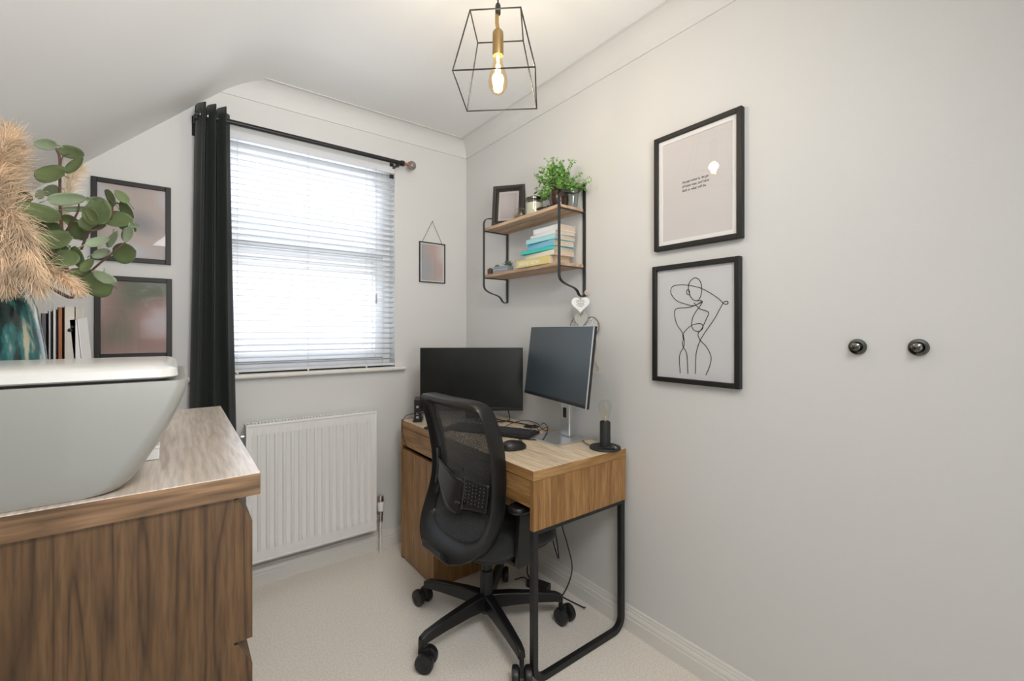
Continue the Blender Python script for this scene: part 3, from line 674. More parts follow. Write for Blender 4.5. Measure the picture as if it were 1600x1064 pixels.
obj('cable', B().tube(spl([(-.02, -.035, .014), (-.005, -.04, .022), (.0, -.058, .014), (-.02, -.05, .014), (-.035, -.02, .014)], 6), .0022, 6).tube(spl([(-.03, .045, .004), (-.02, .09, .006), (.02, .15, .004)], 6), .0018, 6), M_blackmatte, t)
obj('cable_tie', B().box(-.008, -.002, -.060, -.040, .012, .020), M_silver, t)

# ------------------------------------------------------------------ wall shelf
SX0, SX1, SY0, SY1 = 1.342, 1.492, 1.418, 2.012
t = thing('wall_shelf', 'two tier wooden wall shelf with curved black metal brackets', 'shelf', (W, (SY0+SY1)/2, 1.39))
for z in (1.522, 1.777):
    obj('shelf_board', B().box(SX0, SX1, SY0+.002, SY1-.002, z, z+.016), M_shelfw, t, world=True, bevel=.001)
for y in (SY0, SY1):
    xw = W-.004; xf = SX0-.004
    pts = [(xw, 1.395), (xw, 1.90)]
    b = B(); b.strip([(xw, y, 1.393), (xw, y, 1.905)], .016, .005, (0, 1, 0))
    up = spl([(xf, 0, 1.66), (xf, 0, 1.78), (xf, 0, 1.818), (xf+.012, 0, 1.842), (xf+.04, 0, 1.850), (xf+.085, 0, 1.852), (xf+.118, 0, 1.862), (xf+.132, 0, 1.882), (xf+.142, 0, 1.902), (xw-.002, 0, 1.907)], 5)
    b.strip([(p.x, y, p.z) for p in up], .014, .004, (0, 1, 0))
    dn = spl([(xf, 0, 1.66), (xf, 0, 1.50), (xf+.001, 0, 1.475), (xf+.012, 0, 1.456), (xf+.045, 0, 1.440), (xf+.09, 0, 1.428), (xf+.112, 0, 1.415), (xf+.124, 0, 1.398), (xf+.138, 0, 1.390), (xw-.002, 0, 1.391)], 5)
    b.strip([(p.x, y, p.z) for p in dn], .014, .004, (0, 1, 0))
    for z in (1.519, 1.774): b.box(xf, xw, y-.007, y+.007, z-.001, z+.003)
    obj('bracket', b, M_gun, t, world=True)
    for zz in (1.885, 1.405): obj('screw', B().sphere((xw-.004, y, zz), .004, 8), M_chrome, t, world=True)
US, LS = 1.793, 1.538
# dark photo frame standing on the upper shelf
fa, fb = on_y(763, 350, 0) if 0 else None, None
t = thing('photo_frame', 'thick dark moulded photo frame leaning on the upper shelf', 'picture frame', (1.418, 1.905, US+.0005), R(38))
Tf = Matrix.Rotation(R(-90), 4, 'Z') @ Matrix.Rotation(R(-9), 4, 'X')
hw, hh = .092, .238
prf = [(0, .004), (.004, -.004), (.012, -.008), (.020, -.006), (.024, -.001), (.029, -.004), (.034, 0), (.036, .004)]
b = B()
rings = []
for inset, yy in prf: rings.append([(-hw+inset, yy, inset), (hw-inset, yy, inset), (hw-inset, yy, hh-inset), (-hw+inset, yy, hh-inset)])
rings.append([(-hw+.036, .012, .036), (hw-.036, .012, .036), (hw-.036, .012, hh-.036), (-hw+.036, .012, hh-.036)]); rings.append([(-hw, .012, 0), (hw, .012, 0), (hw, .012, hh), (-hw, .012, hh)])
b.loft(rings, loop=True); obj('frame', b, flat('dark_grey_brown_moulding', (.035, .03, .025), .42), t, T=Tf, smooth=20)
obj('mount', B().box(-hw+.034, hw-.034, .006, .009, .034, hh-.034), flat('pale_mount', (.5, .46, .46)), t, T=Tf)
obj('photo', B().box(-hw+.048, hw-.048, .0045, .006, .048, hh-.048), M_photo4, t, T=Tf)
obj('glazing', B().poly([(-hw+.035, .002, .035), (hw-.035, .002, .035), (hw-.035, .002, hh-.035), (-hw+.035, .002, hh-.035)]), M_glass, t, T=Tf)
# terrarium
tx, ty = 1.385, 1.752
t = thing('terrarium', 'tiny round glass terrarium with a succulent beside the dark photo frame', 'terrarium', (tx, ty, US+.0005))
obj('glass_bowl', B().lathe([(.022, 0), (.031, .012), (.034, .028), (.030, .046), (.021, .055), (.019, .054)], n=24), M_clear, t)
obj('gravel', B().lathe([(.0001, .002), (.020, .002), (.029, .012), (.031, .022), (.02, .026), (.0001, .027)], n=20), M_soil, t)
b = B()
for i in range(16):
    a = i*2.4; e = .25+.05*i; d = Vector((math.cos(a)*math.cos(e), math.sin(a)*math.cos(e), math.sin(e)))
    b.tube([(0, 0, .026), Vector((0, 0, .026))+d*.010, Vector((0, 0, .026))+d*.022], .003, 5, rad=[.002, .003, .0004])
obj('succulent', b, M_green2, t)
# candle jar
t = thing('candle_jar', 'glass candle jar with cream wax and grey metal lid on the upper shelf', 'candle', (1.405, 1.665, US+.0005))
obj('jar', B().lathe([(.040, 0), (.043, .004), (.043, .078), (.040, .082), (.040, .078), (.041, .006)], n=32), M_clear, t)
obj('wax', B().lathe([(.0001, .004), (.0395, .004), (.0395, .064), (.0001, .064)], n=32), M_wax, t)
obj('lid', B().lathe([(.044, .078), (.046, .080), (.046, .088), (.041, .091), (.030, .092), (.028, .097), (.0001, .098)], n=32), M_dkchrome, t)
# bronze pot with bushy plant
t = thing('potted_plant', 'bushy green artificial plant in a fluted bronze pot on the upper shelf', 'potted plant', (1.412, 1.497, US+.0005))
obj('pot', B().lathe([(.0001, 0), (.036, 0), (.042, .012), (.046, .04), (.045, .066), (.040, .084), (.036, .084), (.038, .07), (.0001, .07)], n=48, mod=lambda a, z: 1-.035*abs(math.sin(a*6))), M_pot, t, smooth=50)
b = B(); ls = B()
r2 = random.Random(3)
for i in range(90):
    a = r2.uniform(0, 2*math.pi); e = r2.uniform(.1, 1.45); ln = r2.uniform(.09, .165)
    d = Vector((math.cos(a)*math.cos(e), math.sin(a)*math.cos(e), math.sin(e))); d.x = d.x*.85
    st = Vector((r2.uniform(-.02, .02), r2.uniform(-.02, .02), .07)); pts = [st, st+d*ln*.5+Vector((0, 0, .012)), st+d*ln+Vector((0, 0, -.012*(1-e)))]
    pts = [Vector((min(p.x, .082), p.y, p.z)) for p in pts]
    b.tube(spl(pts, 3), .0008, 4)
    for k in range(11):
        s_ = .3+.7*k/10; c = pts[0].lerp(pts[1], s_*2) if s_ < .5 else pts[1].lerp(pts[2], s_*2-1)
        for sg in (-1, 1):
            o_ = d.cross(Vector((r2.uniform(-1, 1), r2.uniform(-1, 1), r2.uniform(-1, 1)))).normalized()*sg
            q = (o_+d*.6).normalized(); L_ = r2.uniform(.011, .018); wv = q.cross(Vector((r2.uniform(-1, 1), r2.uniform(-1, 1), r2.uniform(-1, 1)))).normalized()*L_*.36
            tip = c+q*L_
            if tip.x > .083: continue
            ls.poly([c, c+q*L_*.5+wv, tip, c+q*L_*.5-wv])
obj('stems', b, M_stem, t); obj('leaves', ls, M_green, t, smooth=180)
# small dark trinket in front of the pot, glass jar behind
t = thing('trinket', 'small dark pebble shaped ornament lying in front of the bronze pot', 'ornament', (1.362, 1.555, US+.0005), R(25))
b = B().sphere((0, 0, .009), .02, 16, (.6, 1.6, .45)).sphere((-.004, -.03, .012), .009, 12); obj('body', b, M_black, t)
t = thing('glass_tumbler', 'clear glass tumbler at the near end of the upper shelf behind the bracket', 'glass', (1.455, 1.452, US+.0005))
obj('glass_wall', B().lathe([(.0001, 0), (.022, 0), (.029, .075), (.0275, .075), (.021, .004), (.0001, .004)], n=28), M_clear, t)
# lower shelf: grey planter, small succulents
t = thing('planter', 'grey stone trough planter with two small succulents on the lower shelf', 'planter', (1.385, 1.905, LS+.0005), R(8))
obj('trough', B().box(-.024, .024, -.06, .05, 0, .036), M_grey, t, bevel=.002)
obj('band', B().box(-.0255, -.0238, -.058, .048, .016, .019), flat('pale_line', (.5, .52, .55)), t)
b = B().sphere((0, .04, .038), .014, 12, (1, 1.1, .9)); obj('succulent', b, flat('leaf_deep', (.06, .14, .06)), t)
b = B()
for i in range(13):
    a = i*2.4; e = .35+.07*i; d = Vector((math.cos(a)*math.cos(e), math.sin(a)*math.cos(e), math.sin(e))); s0 = Vector((.0, -.075+.03, .034))
    b.tube([s0, s0+d*.016, s0+d*.036], .003, 5, rad=[.003, .004, .0004])
obj('succulent', b, M_green2, t)
t = thing('wooden_block', 'small dark wooden tealight holder at the window end of the lower shelf', 'candle holder', (1.362, 1.985, LS+.0005))
obj('block', B().box(-.012, .014, -.016, .012, 0, .03), flat('walnut', (.10, .05, .03)), t, bevel=.002)
obj('cup', B().lathe([(.008, .03), (.009, .034), (.007, .034), (.007, .03)], n=14), M_dkchrome, t)

# books lying in a stack on the lower shelf
def flat_book(label, xc, yc, z, wx, ly, th, rz, cov, title=None, tcol=None, tsize=.014):
    t = thing('book', label, 'book', (xc, yc, z), R(rz), 'books stacked on the lower wall shelf')
    # spine on -x side
    cv = obj('cover', B().box(-wx/2, wx/2, -ly/2, ly/2, 0, .002).box(-wx/2, wx/2, -ly/2, ly/2, th-.002, th).box(-wx/2, -wx/2+.002, -ly/2, ly/2, 0, th), cov, t, bevel=.0006)
    obj('pages', B().box(-wx/2+.002, wx/2-.003, -ly/2+.003, ly/2-.003, .002, th-.002), M_page, t)
    if title:
        Mx = basis((-wx/2-.0005, ly/2-.02, th*.28), (0, -1, 0), (0, 0, 1))
        obj('spine_title', text_bm(title, tsize, Mx, ext=.0003), tcol, cv)
    return t
z = LS+.0005
ylc = 1.575
bk = [
 ('thick pale yellow cookbook with white title, lowest of the shelf stack', 1.408, 1.625, .160-.02, .235, .037, 2, flat('book_yellow', (.70, .60, .24)), 'skinny scran', M_white, .030),
 ('cream book lying directly on the thick yellow cookbook', 1.415, 1.585, .13, .21, .024, -2, flat('book_cream', (.78, .72, .60)), None, None, 0),
 ('bright turquoise book in the shelf stack, right above the cream one', 1.41, 1.60, .135, .225, .017, 3, flat('book_turquoise', (.05, .55, .50)), None, None, 0),
 ('sky blue book in the middle of the shelf stack', 1.415, 1.58, .125, .20, .028, -3, flat('book_sky', (.20, .50, .68)), None, None, 0),
 ('pale aqua book above the sky blue one in the shelf stack', 1.41, 1.575, .13, .20, .023, 2, flat('book_aqua', (.36, .68, .72)), None, None, 0),
 ('thin white book second from the top of the shelf stack', 1.415, 1.565, .12, .19, .018, -4, flat('book_white', (.80, .80, .80)), None, None, 0),
 ('white book with grey spine edge on top of the shelf stack', 1.418, 1.555, .115, .17, .026, 1, flat('book_white_b', (.74, .76, .78)), None, None, 0)]
for k, (lab, xc, yc, wx, ly, th, rz, cv, ti, tc_, ts) in enumerate(bk):
    if k == 3: ti = None
    flat_book(lab, xc, yc-.02, z, wx, ly, th, rz, cv, ti, tc_, ts); z += th+.0004

# ------------------------------------------------------------------ hanging hearts
def heart_pts(s, n=40):
    out = []
    for i in range(n):
        a = 2*math.pi*i/n; out.append((16*math.sin(a)**3/17*s, (13*math.cos(a)-5*math.cos(2*a)-2*math.cos(3*a)-math.cos(4*a))/17*s))
    return out
def heart(name, label, px, py, X, s, th, m, tall=1.0, hook=None, rz=0):
    c = on_x(px, py, X); t = thing(name, label, 'hanging heart', c, R(rz))
    obj('heart', B().prism([(-th/2, -a, b_*tall) for a, b_ in heart_pts(s)], (th, 0, 0)), m, t, bevel=.0015, smooth=50)
    if hook: obj('string', B().tube(spl([Vector(hook)-c, (Vector(hook)-c)*.5+Vector((0, .003, 0)), (0, 0, s*.42*tall)], 5), .0009, 5), flat('twine', (.5, .4, .3)), t, T=Matrix.Rotation(-R(rz), 4, 'Z'))
    return t, c
hk = (W-.012, 1.425, 1.398)
t, c = heart('wall_heart', 'white wooden heart with printed verse hanging under the shelf bracket', 907, 475, W-.048, .043, .006, M_white, .98, (W-.03, 1.425, 1.400), 38)
b = B()
for k, (wd_, zz) in enumerate(((.034, .017), (.040, .010), (.030, .003), (.034, -.004), (.018, -.011))):
    x_ = -wd_/2
    while x_ < wd_/2-.003:
        l_ = rnd.uniform(.003, .008); l_ = min(l_, wd_/2-x_); b.box(-.0036, -.003, x_, x_+l_, zz-.0011, zz+.0011); x_ += l_+.0016
obj('printed_verse', b, M_ink, t)
t, c = heart('wall_heart', 'grey green wooden heart hanging just below the printed white heart', 908, 500, W-.030, .034, .006, flat('sage_grey', (.50, .51, .46)), 1.25, (W-.02, 1.423, 1.400), 20)
# large lace wicker heart behind them
c = on_x(913, 517, W-.012); t = thing('wall_heart', 'large white lace heart with dark edge partly behind the silver monitor', 'hanging heart', c)
hp = [(a, q*.95) for a, q in heart_pts(.094, 48)]
obj('rim', B().tube([(0, -a, b_) for a, b_ in hp], .0025, 6, loop=True), flat('dark_twine', (.20, .17, .15)), t)
obj('lace', B().prism([(-.001, -a*.97, b_*.97) for a, b_ in hp], (.002, 0, 0)), mat('lace_white', (.72, .70, .66), .8, noise_amt=.5, nscale=130, bump=1, bscale=200, bdist=.004), t)
obj('ribbon', B().tube(spl([(-.002, 0, .03), (-.004, -.004, .07), (0.0, .006, .095)], 6), .003, 6), flat('blush_ribbon', (.70, .58, .52)), t)
# ribbon flower and trailing ribbon
c = on_x(916.5, 457, W-.014); t = thing('ribbon_bow', 'small blush ribbon rosette at the foot of the near shelf bracket', 'ribbon', c)
b = B()
for i in range(6):
    a = 2*math.pi*i/6; b.sphere((0, .007*math.cos(a), .007*math.sin(a)), .0065, 8, (.5, 1, 1))
obj('rosette', b, flat('blush_ribbon', (.70, .58, .52)), t)
obj('twig', B().tube(spl([(0, 0, 0), (-.006, .03, -.012), (-.006, .055, .004)], 5), .0008, 5), M_stem, t)
q = [on_x(932, 520, W-.008), on_x(933, 545, W-.008), on_x(930, 562, W-.01), on_x(936, 575, W-.008), on_x(933, 583, W-.008), on_x(926, 580, W-.01)]
o = obj('ribbon_tail', B().strip(spl(q, 6), .008, .0015, (0, 1, .2)), flat('cream_ribbon', (.74, .70, .62))); tag(o, 'cream ribbon tail hanging on the wall behind the silver monitor', 'ribbon')

# ------------------------------------------------------------------ office chair (local: faces +x)
CH = thing('office_chair', 'black mesh back office chair on castors pushed up to the desk', 'office chair', (1.03, 1.53, 0), R(3))
cl = M_plastic
obj('hub', B().lathe([(.0001, .075), (.035, .075), (.040, .09), (.036, .125), (.028, .14), (.0001, .14)], n=28), cl, CH)
obj('gas_column', B().lathe([(.0001, .10), (.026, .10), (.026, .24), (.020, .245), (.020, .36), (.0001, .36)], n=24), M_black, CH)
for k in range(5):
    a = R(40+72*k); T = Matrix.Rotation(a, 4, 'Z')
    b = B(); st = [(.02, .116, .048, .060), (.10, .118, .042, .052), (.22, .112, .036, .042), (.295, .104, .032, .036), (.322, .094, .030, .030)]
    b.loft([[(x, y*wd/2, z+zz*hh_/2) for y, zz in ((-1, -1), (1, -1), (.8, 1), (-.8, 1))] for x, z, wd, hh_ in st])
    lg = obj('base_leg', b, cl, CH, T=T, bevel=.005, seg=3)
    sw = R([200, 250, 100, 20, 60][k]+30)
    Tc = Matrix.Translation(T @ Vector((.318, 0, 0))) @ Matrix.Rotation(sw, 4, 'Z') @ Matrix.Scale(1.25, 4)
    b = B()
    for s_ in (-1, 1): b.lathe([(.0001, s_*.006), (.020, s_*.006), (.0265, s_*.010), (.0285, s_*.018), (.0265, s_*.027), (.012, s_*.029), (.010, s_*.0275), (.0001, s_*.0275)], (-.018, 0, .0285), 28, 'Y')
    ca = obj('castor', b, M_black, lg, T=Tc)
    b = B().tube([(0, 0, .045), (0, 0, .085)], .007, 10); b.box(-.022, .006, -.0055, .0055, .026, .056); obj('castor_fork', b, M_blackmatte, ca, T=Tc)
# mechanism under the seat and the spine arm going to the back
obj('mechanism', B().box(-.10, .09, -.075, .075, .345, .385), M_blackmatte, CH, bevel=.012, seg=3)
b = B(); b.loft([[(x, y*wd, z+zz*th) for y, zz in ((-1, -1), (1, -1), (1, 1), (-1, 1))] for x, z, wd, th in ((-.05, .365, .05, .016), (-.16, .362, .055, .016), (-.225, .375, .07, .018), (-.262, .41, .075, .018))])
obj('back_support', b, cl, CH, bevel=.008, seg=3)
obj('lever', B().tube([(.02, -.07, .365), (.03, -.20, .362), (.04, -.24, .36)], .006, 8), M_blackmatte, CH)
# seat: rounded cushion with waterfall front
def seat(u, v):
    return None
b = B(); out = rrect(-.175, .235, -.235, .235, .11, 8)
def sring(k, z, dz_=0): return [(.01+(x-.01)*k, y*k, z - (.035*max(0, (x-.10)/.13)**2 if x > .10 else 0)-.01*(y/.235)**2*0) for x, y in out]
b.loft([sring(.90, .392), sring(.97, .396), sring(1.0, .412), sring(1.0, .428), sring(.975, .446), sring(.90, .456), sring(.6, .458), sring(.2, .456)])
obj('seat', b, M_fabric, CH, smooth=60)
obj('seat_shell', B().prism([(.01+(x-.01)*.93, y*.93, .378) for x, y in out], (0, 0, .016)), M_blackmatte, CH, bevel=.004)
# backrest
ZT, ZB = .978, .372
def bx(y, z):   # surface the back follows
    t = (z-ZB)/(ZT-ZB)
    prof_ = [(-.05, -.235), (0, -.225), (.12, -.192), (.30, -.145), (.5, -.128), (.72, -.148), (1, -.200), (1.05, -.206)]
    for (t0, x0), (t1, x1) in zip(prof_, prof_[1:]):
        if t <= t1: 
            q = (t-t0)/(t1-t0); x = x0+(x1-x0)*q; break
    else: x = -.206
    return x+.55*y*y
OUT = [(0, ZT), (.10, ZT), (.176, ZT-.006), (.210, ZT-.030), (.222, ZT-.09), (.224, .80), (.218, .70), (.218, .62), (.224, .55), (.224, .50), (.208, .445), (.170, .405), (.10, .378), (0, ZB)]
half = spl([(0, y, z) for y, z in OUT], 4)
loopo = [(p.y, p.z) for p in half]+[(-p.y, p.z) for p in half[-2:0:-1]]
def inset(lp, dsv):
    n = len(lp); o_ = []
    for i in range(n):
        a, c = Vector(lp[i-1]), Vector(lp[(i+1) % n]); tt = (c-a).normalized(); nn = Vector((tt.y, -tt.x))
        p = Vector(lp[i]); low = max(0, min(1, (.56-p.y)/.16)); dd = dsv+(.018*low)
        q = p+nn*dd
        if (q-Vector((0, .68))).length > (p-Vector((0, .68))).length: q = p-nn*dd
        o_.append((q.x, q.y))
    return o_
li = inset(loopo, .044); 
def smx(y, z):
    return sum(bx(y, z+d) for d in (-.05, -.03, -.015, 0, .015, .03, .05))/7
def ring3(lp, dx): return [(smx(y, z)+dx, y, z) for y, z in lp]
lm = [((a[0]+c[0])/2, (a[1]+c[1])/2) for a, c in zip(loopo, li)]
def sc(lp, k): return [(y*k, .68+(z-.68)*k) for y, z in lp]
b = B(); b.loft([ring3(sc(loopo, .985), -.026), ring3(loopo, -.018), ring3(loopo, .030), ring3(sc(loopo, .985), .038), ring3(li, .034), ring3(li, .008), ring3(sc(lm, 1.0), -.016)], loop=True)
obj('back_frame', b, cl, CH, smooth=50)
# mesh panel fanned from the centre
b = B(); cen = (0, .68); rings = []
for k in (1.005, .85, .68, .5, .32, .16, .03): rings.append([(smx(cen[0]+(y-cen[0])*k, cen[1]+(z-cen[1])*k)+.016, cen[0]+(y-cen[0])*k, cen[1]+(z-cen[1])*k) for y, z in li])
b.loft(rings, cap=False); obj('back_mesh', b, M_mesh, CH, smooth=180)
# lumbar plates on the rear of the mesh
def plate(y0, y1, z0f, z1f, dx, n=14, mz=8):
    return B().surf(lambda u, v: (lambda y: (smx(y, (lambda z: z)(z0f(y)+(z1f(y)-z0f(y))*v))+dx, y, z0f(y)+(z1f(y)-z0f(y))*v))(y0+(y1-y0)*u), n, mz)
lum = obj('lumbar_support', plate(-.045, .168, lambda y: .525+1.2*max(0, y-.02)**1.35, lambda y: .655+.25*max(0, y), -.012), M_plasticg, CH, solid=.006, smooth=180)
lum2 = obj('lumbar_support', plate(-.186, -.055, lambda y: .54+.35*max(0, -y-.02)*.6-.12*max(0, -y-.10), lambda y: .668, -.016), M_plasticg, CH, solid=.005, smooth=180, label='perforated lumbar wing')
b = B()
for i in range(6):
    for j in range(6):
        y = -.072-.019*i; z = .585+.013*j+.003*(i % 2)
        x = smx(y, z)-.0195; b.sphere((x, y, z), .0028, 6, (.3, 1, 1))
obj('perforation', b, flat('hole_glint', (.16, .16, .16), .3), lum2)
obj('knob', B().sphere((smx(0, .57)-.03, -.05, .578), .013, 16, (.8, 1.2, .7)), M_plasticg, CH)
obj('height_slider', B().strip([(smx(.183, z)-.004, .183-.02*(z-.6), z) for z in (.58, .62, .66, .70, .735)], .020, .016, (0, 1, 0)), M_plasticg, CH, bevel=.004)
# arms
for s_ in (-1, 1):
    y = s_*.262
    b = B(); b.loft([[(x0_, y-.012, z), (x0_+wd, y-.012, z), (x0_+wd, y+.012, z), (x0_, y+.012, z)] for x0_, wd, z in ((-.06, .085, .372), (-.062, .075, .45), (-.055, .06, .52), (-.05, .05, .575))])
    b.box(-.05, .03, min(y, y-s_*.12), max(y, y-s_*.12), .362, .380)
    ar = obj('arm_upright', b, cl, CH, bevel=.006, seg=3)
    obj('arm_pad', B().prism([(x, yy, .575) for x, yy in rrect(-.09, .13, y-.038, y+.038, .035)], (0, 0, .024)), M_fabric if 0 else M_plastic, ar, bevel=.008, seg=3)

# ------------------------------------------------------------------ under the desk
t = thing('power_strip', 'black power strip with plugs hanging on the wall under the desk', 'power strip', (1.466, 1.62, .40))
obj('case', B().box(-.018, .0, -.13, .11, -.02, .02), M_black, t, bevel=.004)
for i in range(4):
    obj('plug', B().box(-.05, -.018, -.105+i*.055, -.068+i*.055, -.016, .016), flat('plug_dark', (.03, .03, .03)), t, bevel=.004)
for lab, pts in (('black cable drooping from the power strip, nearest the desk leg', [(1.43, 1.50, .42), (1.40, 1.47, .36), (1.42, 1.45, .26), (1.44, 1.44, .15), (1.41, 1.45, .06), (1.40, 1.50, .008), (1.30, 1.62, .005)]),
                 ('black cable hanging in a long loop below the power strip', [(1.43, 1.56, .40), (1.40, 1.54, .30), (1.41, 1.50, .18), (1.43, 1.53, .24), (1.44, 1.58, .38)]),
                 ('black cable trailing from the power strip to the carpet by the skirting', [(1.43, 1.66, .40), (1.41, 1.68, .25), (1.42, 1.72, .10), (1.40, 1.70, .008), (1.42, 1.50, .005), (1.44, 1.38, .005), (1.43, 1.35, .02)])):
    cable(lab, pts, .003)
t = thing('power_adapter', 'black power adapter lying on the carpet below the desk', 'power adapter', (1.385, 1.61, .0), R(20))
obj('case', B().box(-.025, .025, -.055, .055, 0, .03), M_black, t, bevel=.004)
obj('cable', B().tube(spl([(0, .055, .015), (.01, .09, .02), (-.01, .13, .005)], 6), .0025, 6), M_blackmatte, t)

# ------------------------------------------------------------------ chest of drawers
kx0, kx1, ky0, ky1, kz = -.372, .112, .836, 1.646, 1.0
t = thing('chest_of_drawers', 'brown oak chest of drawers in the left foreground', 'chest of drawers', (kx0, ky0, 0))
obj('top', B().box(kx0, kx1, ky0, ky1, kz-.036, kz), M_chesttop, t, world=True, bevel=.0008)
fx = .0755
obj('front_edge', B().box(kx0, kx1-.0002, ky0-.0008, ky0+.001, kz-.0355, kz-.0012), M_chestH, t, world=True)
obj('side_panel', B().box(kx0+.004, fx, ky0+.006, ky0+.024, 0, kz-.0365), M_chest, t, world=True)
obj('side_panel', B().box(kx0+.004, fx, ky1-.024, ky1-.006, 0, kz-.0365), M_chest, t, world=True)
obj('back_panel', B().box(kx0, kx0+.004, ky0+.006, ky1-.006, .05, kz-.037), M_chest, t, world=True)
zt = kz-.040; dh = [.236]*4
for k in range(4):
    z1 = zt-k*.237; z0 = z1-.233
    b = B(); pr = [(fx-.022, z0), (fx+.026, z0), (fx+.026, z1-.040), (fx+.006, z1), (fx-.022, z1)]
    b.prism([(x, ky0+.0075, z) for x, z in pr], (0, ky1-ky0-.015, 0))
    obj('drawer_front', b, M_chest, t, world=True, bevel=.0008)
    if k < 3: obj('drawer_box', B().box(kx0+.03, fx-.022, ky0+.03, ky1-.03, z0+.01, z1-.02), M_blackmatte, t, world=True)

# tapered white tub with lid, near edge of the chest
def superring(x0, x1, y0, y1, r, z, n=8): return [(x, y, z) for x, y in rrect(x0, x1, y0, y1, r, n)]
t = thing('white_tub', 'large glossy white tapered tub with flat lid at the near edge of the chest', 'storage tub', (-.25, .98, kz+.0005))
b = B(); yA, yB = .846, 1.15
rings = []
for z, ins in ((0, .092), (.0, .088), (.003, .079), (.012, .069), (.030, .056), (.060, .039), (.090, .024), (.120, .011), (.150, .001), (.159, .0)):
    e = ins; rings.append(superring(-.47+e, .016-e, .838+e*.12, yB+.03-e*.7, max(.012, .016+e*.22), kz+.0005+z))
rings.append(superring(-.464, .010, .843, yB+.024, .014, kz+.1600)); rings.append(superring(-.461, .007, .847, yB+.021, .012, kz+.157)); 
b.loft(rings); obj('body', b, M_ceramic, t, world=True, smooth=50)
b = B(); rings = [superring(-.455, -.001, .842, yB, .022, kz+.1635), superring(-.459, .003, .838, yB+.004, .024, kz+.166), superring(-.458, .001, .839, yB+.003, .024, kz+.177), superring(-.448, -.010, .850, yB-.008, .02, kz+.183)]
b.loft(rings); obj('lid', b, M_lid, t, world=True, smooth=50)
obj('lid_gap_shade', B().prism([(x, y, kz+.1585) for x, y in rrect(-.448, -.012, .856, yB-.01, .015)], (0, 0, .008)), M_blackmatte, t, world=True, label='black slab drawn as the shaded gap under the lid')  # black slab added to draw the shade between lid and rim
p = on_z(254, 718, kz)
t = thing('white_box', 'small flat white box on the chest, peeking out behind the tub', 'box', (p.x-.06, p.y+.05, kz+.0005))
obj('base', B().box(-.07, .055, -.045, -.012, 0, .019), M_white, t, bevel=.0015)
obj('lid', B().box(-.071, .056, -.046, -.011, .0195, .025), M_white, t, bevel=.0015)

# teal vase
VX, VY = -.292, 1.30
t = thing('vase', 'tall mottled teal glazed vase at the left edge', 'vase', (VX, VY, kz+.0005))
obj('body', B().lathe([(.0001, 0), (.080, 0), (.086, .01), (.088, .10), (.080, .20), (.068, .28), (.052, .33), (.044, .35), (.048, .365), (.043, .365), (.038, .35), (.045, .32), (.060, .27), (.06, .05), (.0001, .03)], n=48), M_vase, t, smooth=60)

# slim books / folders upright behind the tub
xr = -.168
specs = [(.009, .245, 'white folder spine standing beside the teal vase', (.72, .72, .72)), (.011, .275, 'dark mauve grey book standing second from the teal vase', (.16, .14, .17)),
         (.007, .28, 'pale grey pamphlet standing between the mauve book and the brown one', (.55, .55, .55)), (.008, .285, 'thin white book standing just left of the orange brown one', (.8, .79, .77)),
         (.010, .29, 'orange brown book standing among the white folders', (.42, .16, .07)), (.021, .292, 'thick cream folder with dark finger hole standing right of the brown book', (.74, .69, .62))]
x = -.262+.0
for wd, ht, lab, c in specs:
    t = thing('book', lab, 'book', (x, 1.50, kz+.0005), 0, 'books standing upright behind the tub')
    mm = flat('upright_%d' % int(ht*1000+wd*10000), c)
    cv = obj('cover', B().box(0, wd-.001, 0, .002, 0, ht).box(0, .0015, 0, .13, 0, ht).box(wd-.0025, wd-.001, 0, .13, 0, ht), mm, t)
    obj('pages', B().box(.0016, wd-.0026, .0025, .128, .002, ht-.003), M_page, t)
    if wd > .02: obj('finger_hole', B().lathe([(.0001, 0), (.0045, 0), (.0045, .001), (.0001, .001)], (wd/2, -.001, .235), 14, 'Y'), M_ink, cv); obj('spine_label', B().box(wd/2-.004, wd/2+.006, -.0006, .0, .0, .035), flat('dark_label', (.08, .09, .10)), cv)
    x += wd+.0006
t = thing('magazine_file', 'white card magazine file leaning at the right end of the books behind the tub', 'magazine file', (x+.002, 1.50, kz+.0005))
Tl = Matrix.Rotation(R(5.5), 4, 'Y')
Tl = Matrix.Translation((.020, 0, 0)) @ Matrix.Rotation(R(-4.5), 4, 'Y')
b = B(); b.prism([(-.001, 0, .0), (-.001, .14, 0), (-.001, .14, .27), (-.001, .0, .262)], (.003, 0, 0)); b.box(-.013, .0, 0, .0015, .0, .262)
obj('card', b, flat('white_card', (.86, .86, .86)), t, T=Tl)
obj('cut_out', B().lathe([(.0001, 0), (.003, 0), (.003, .0008), (.0001, .0008)], (-.010, -.0008, .245), 12, 'Y'), M_ink, t, T=Tl)

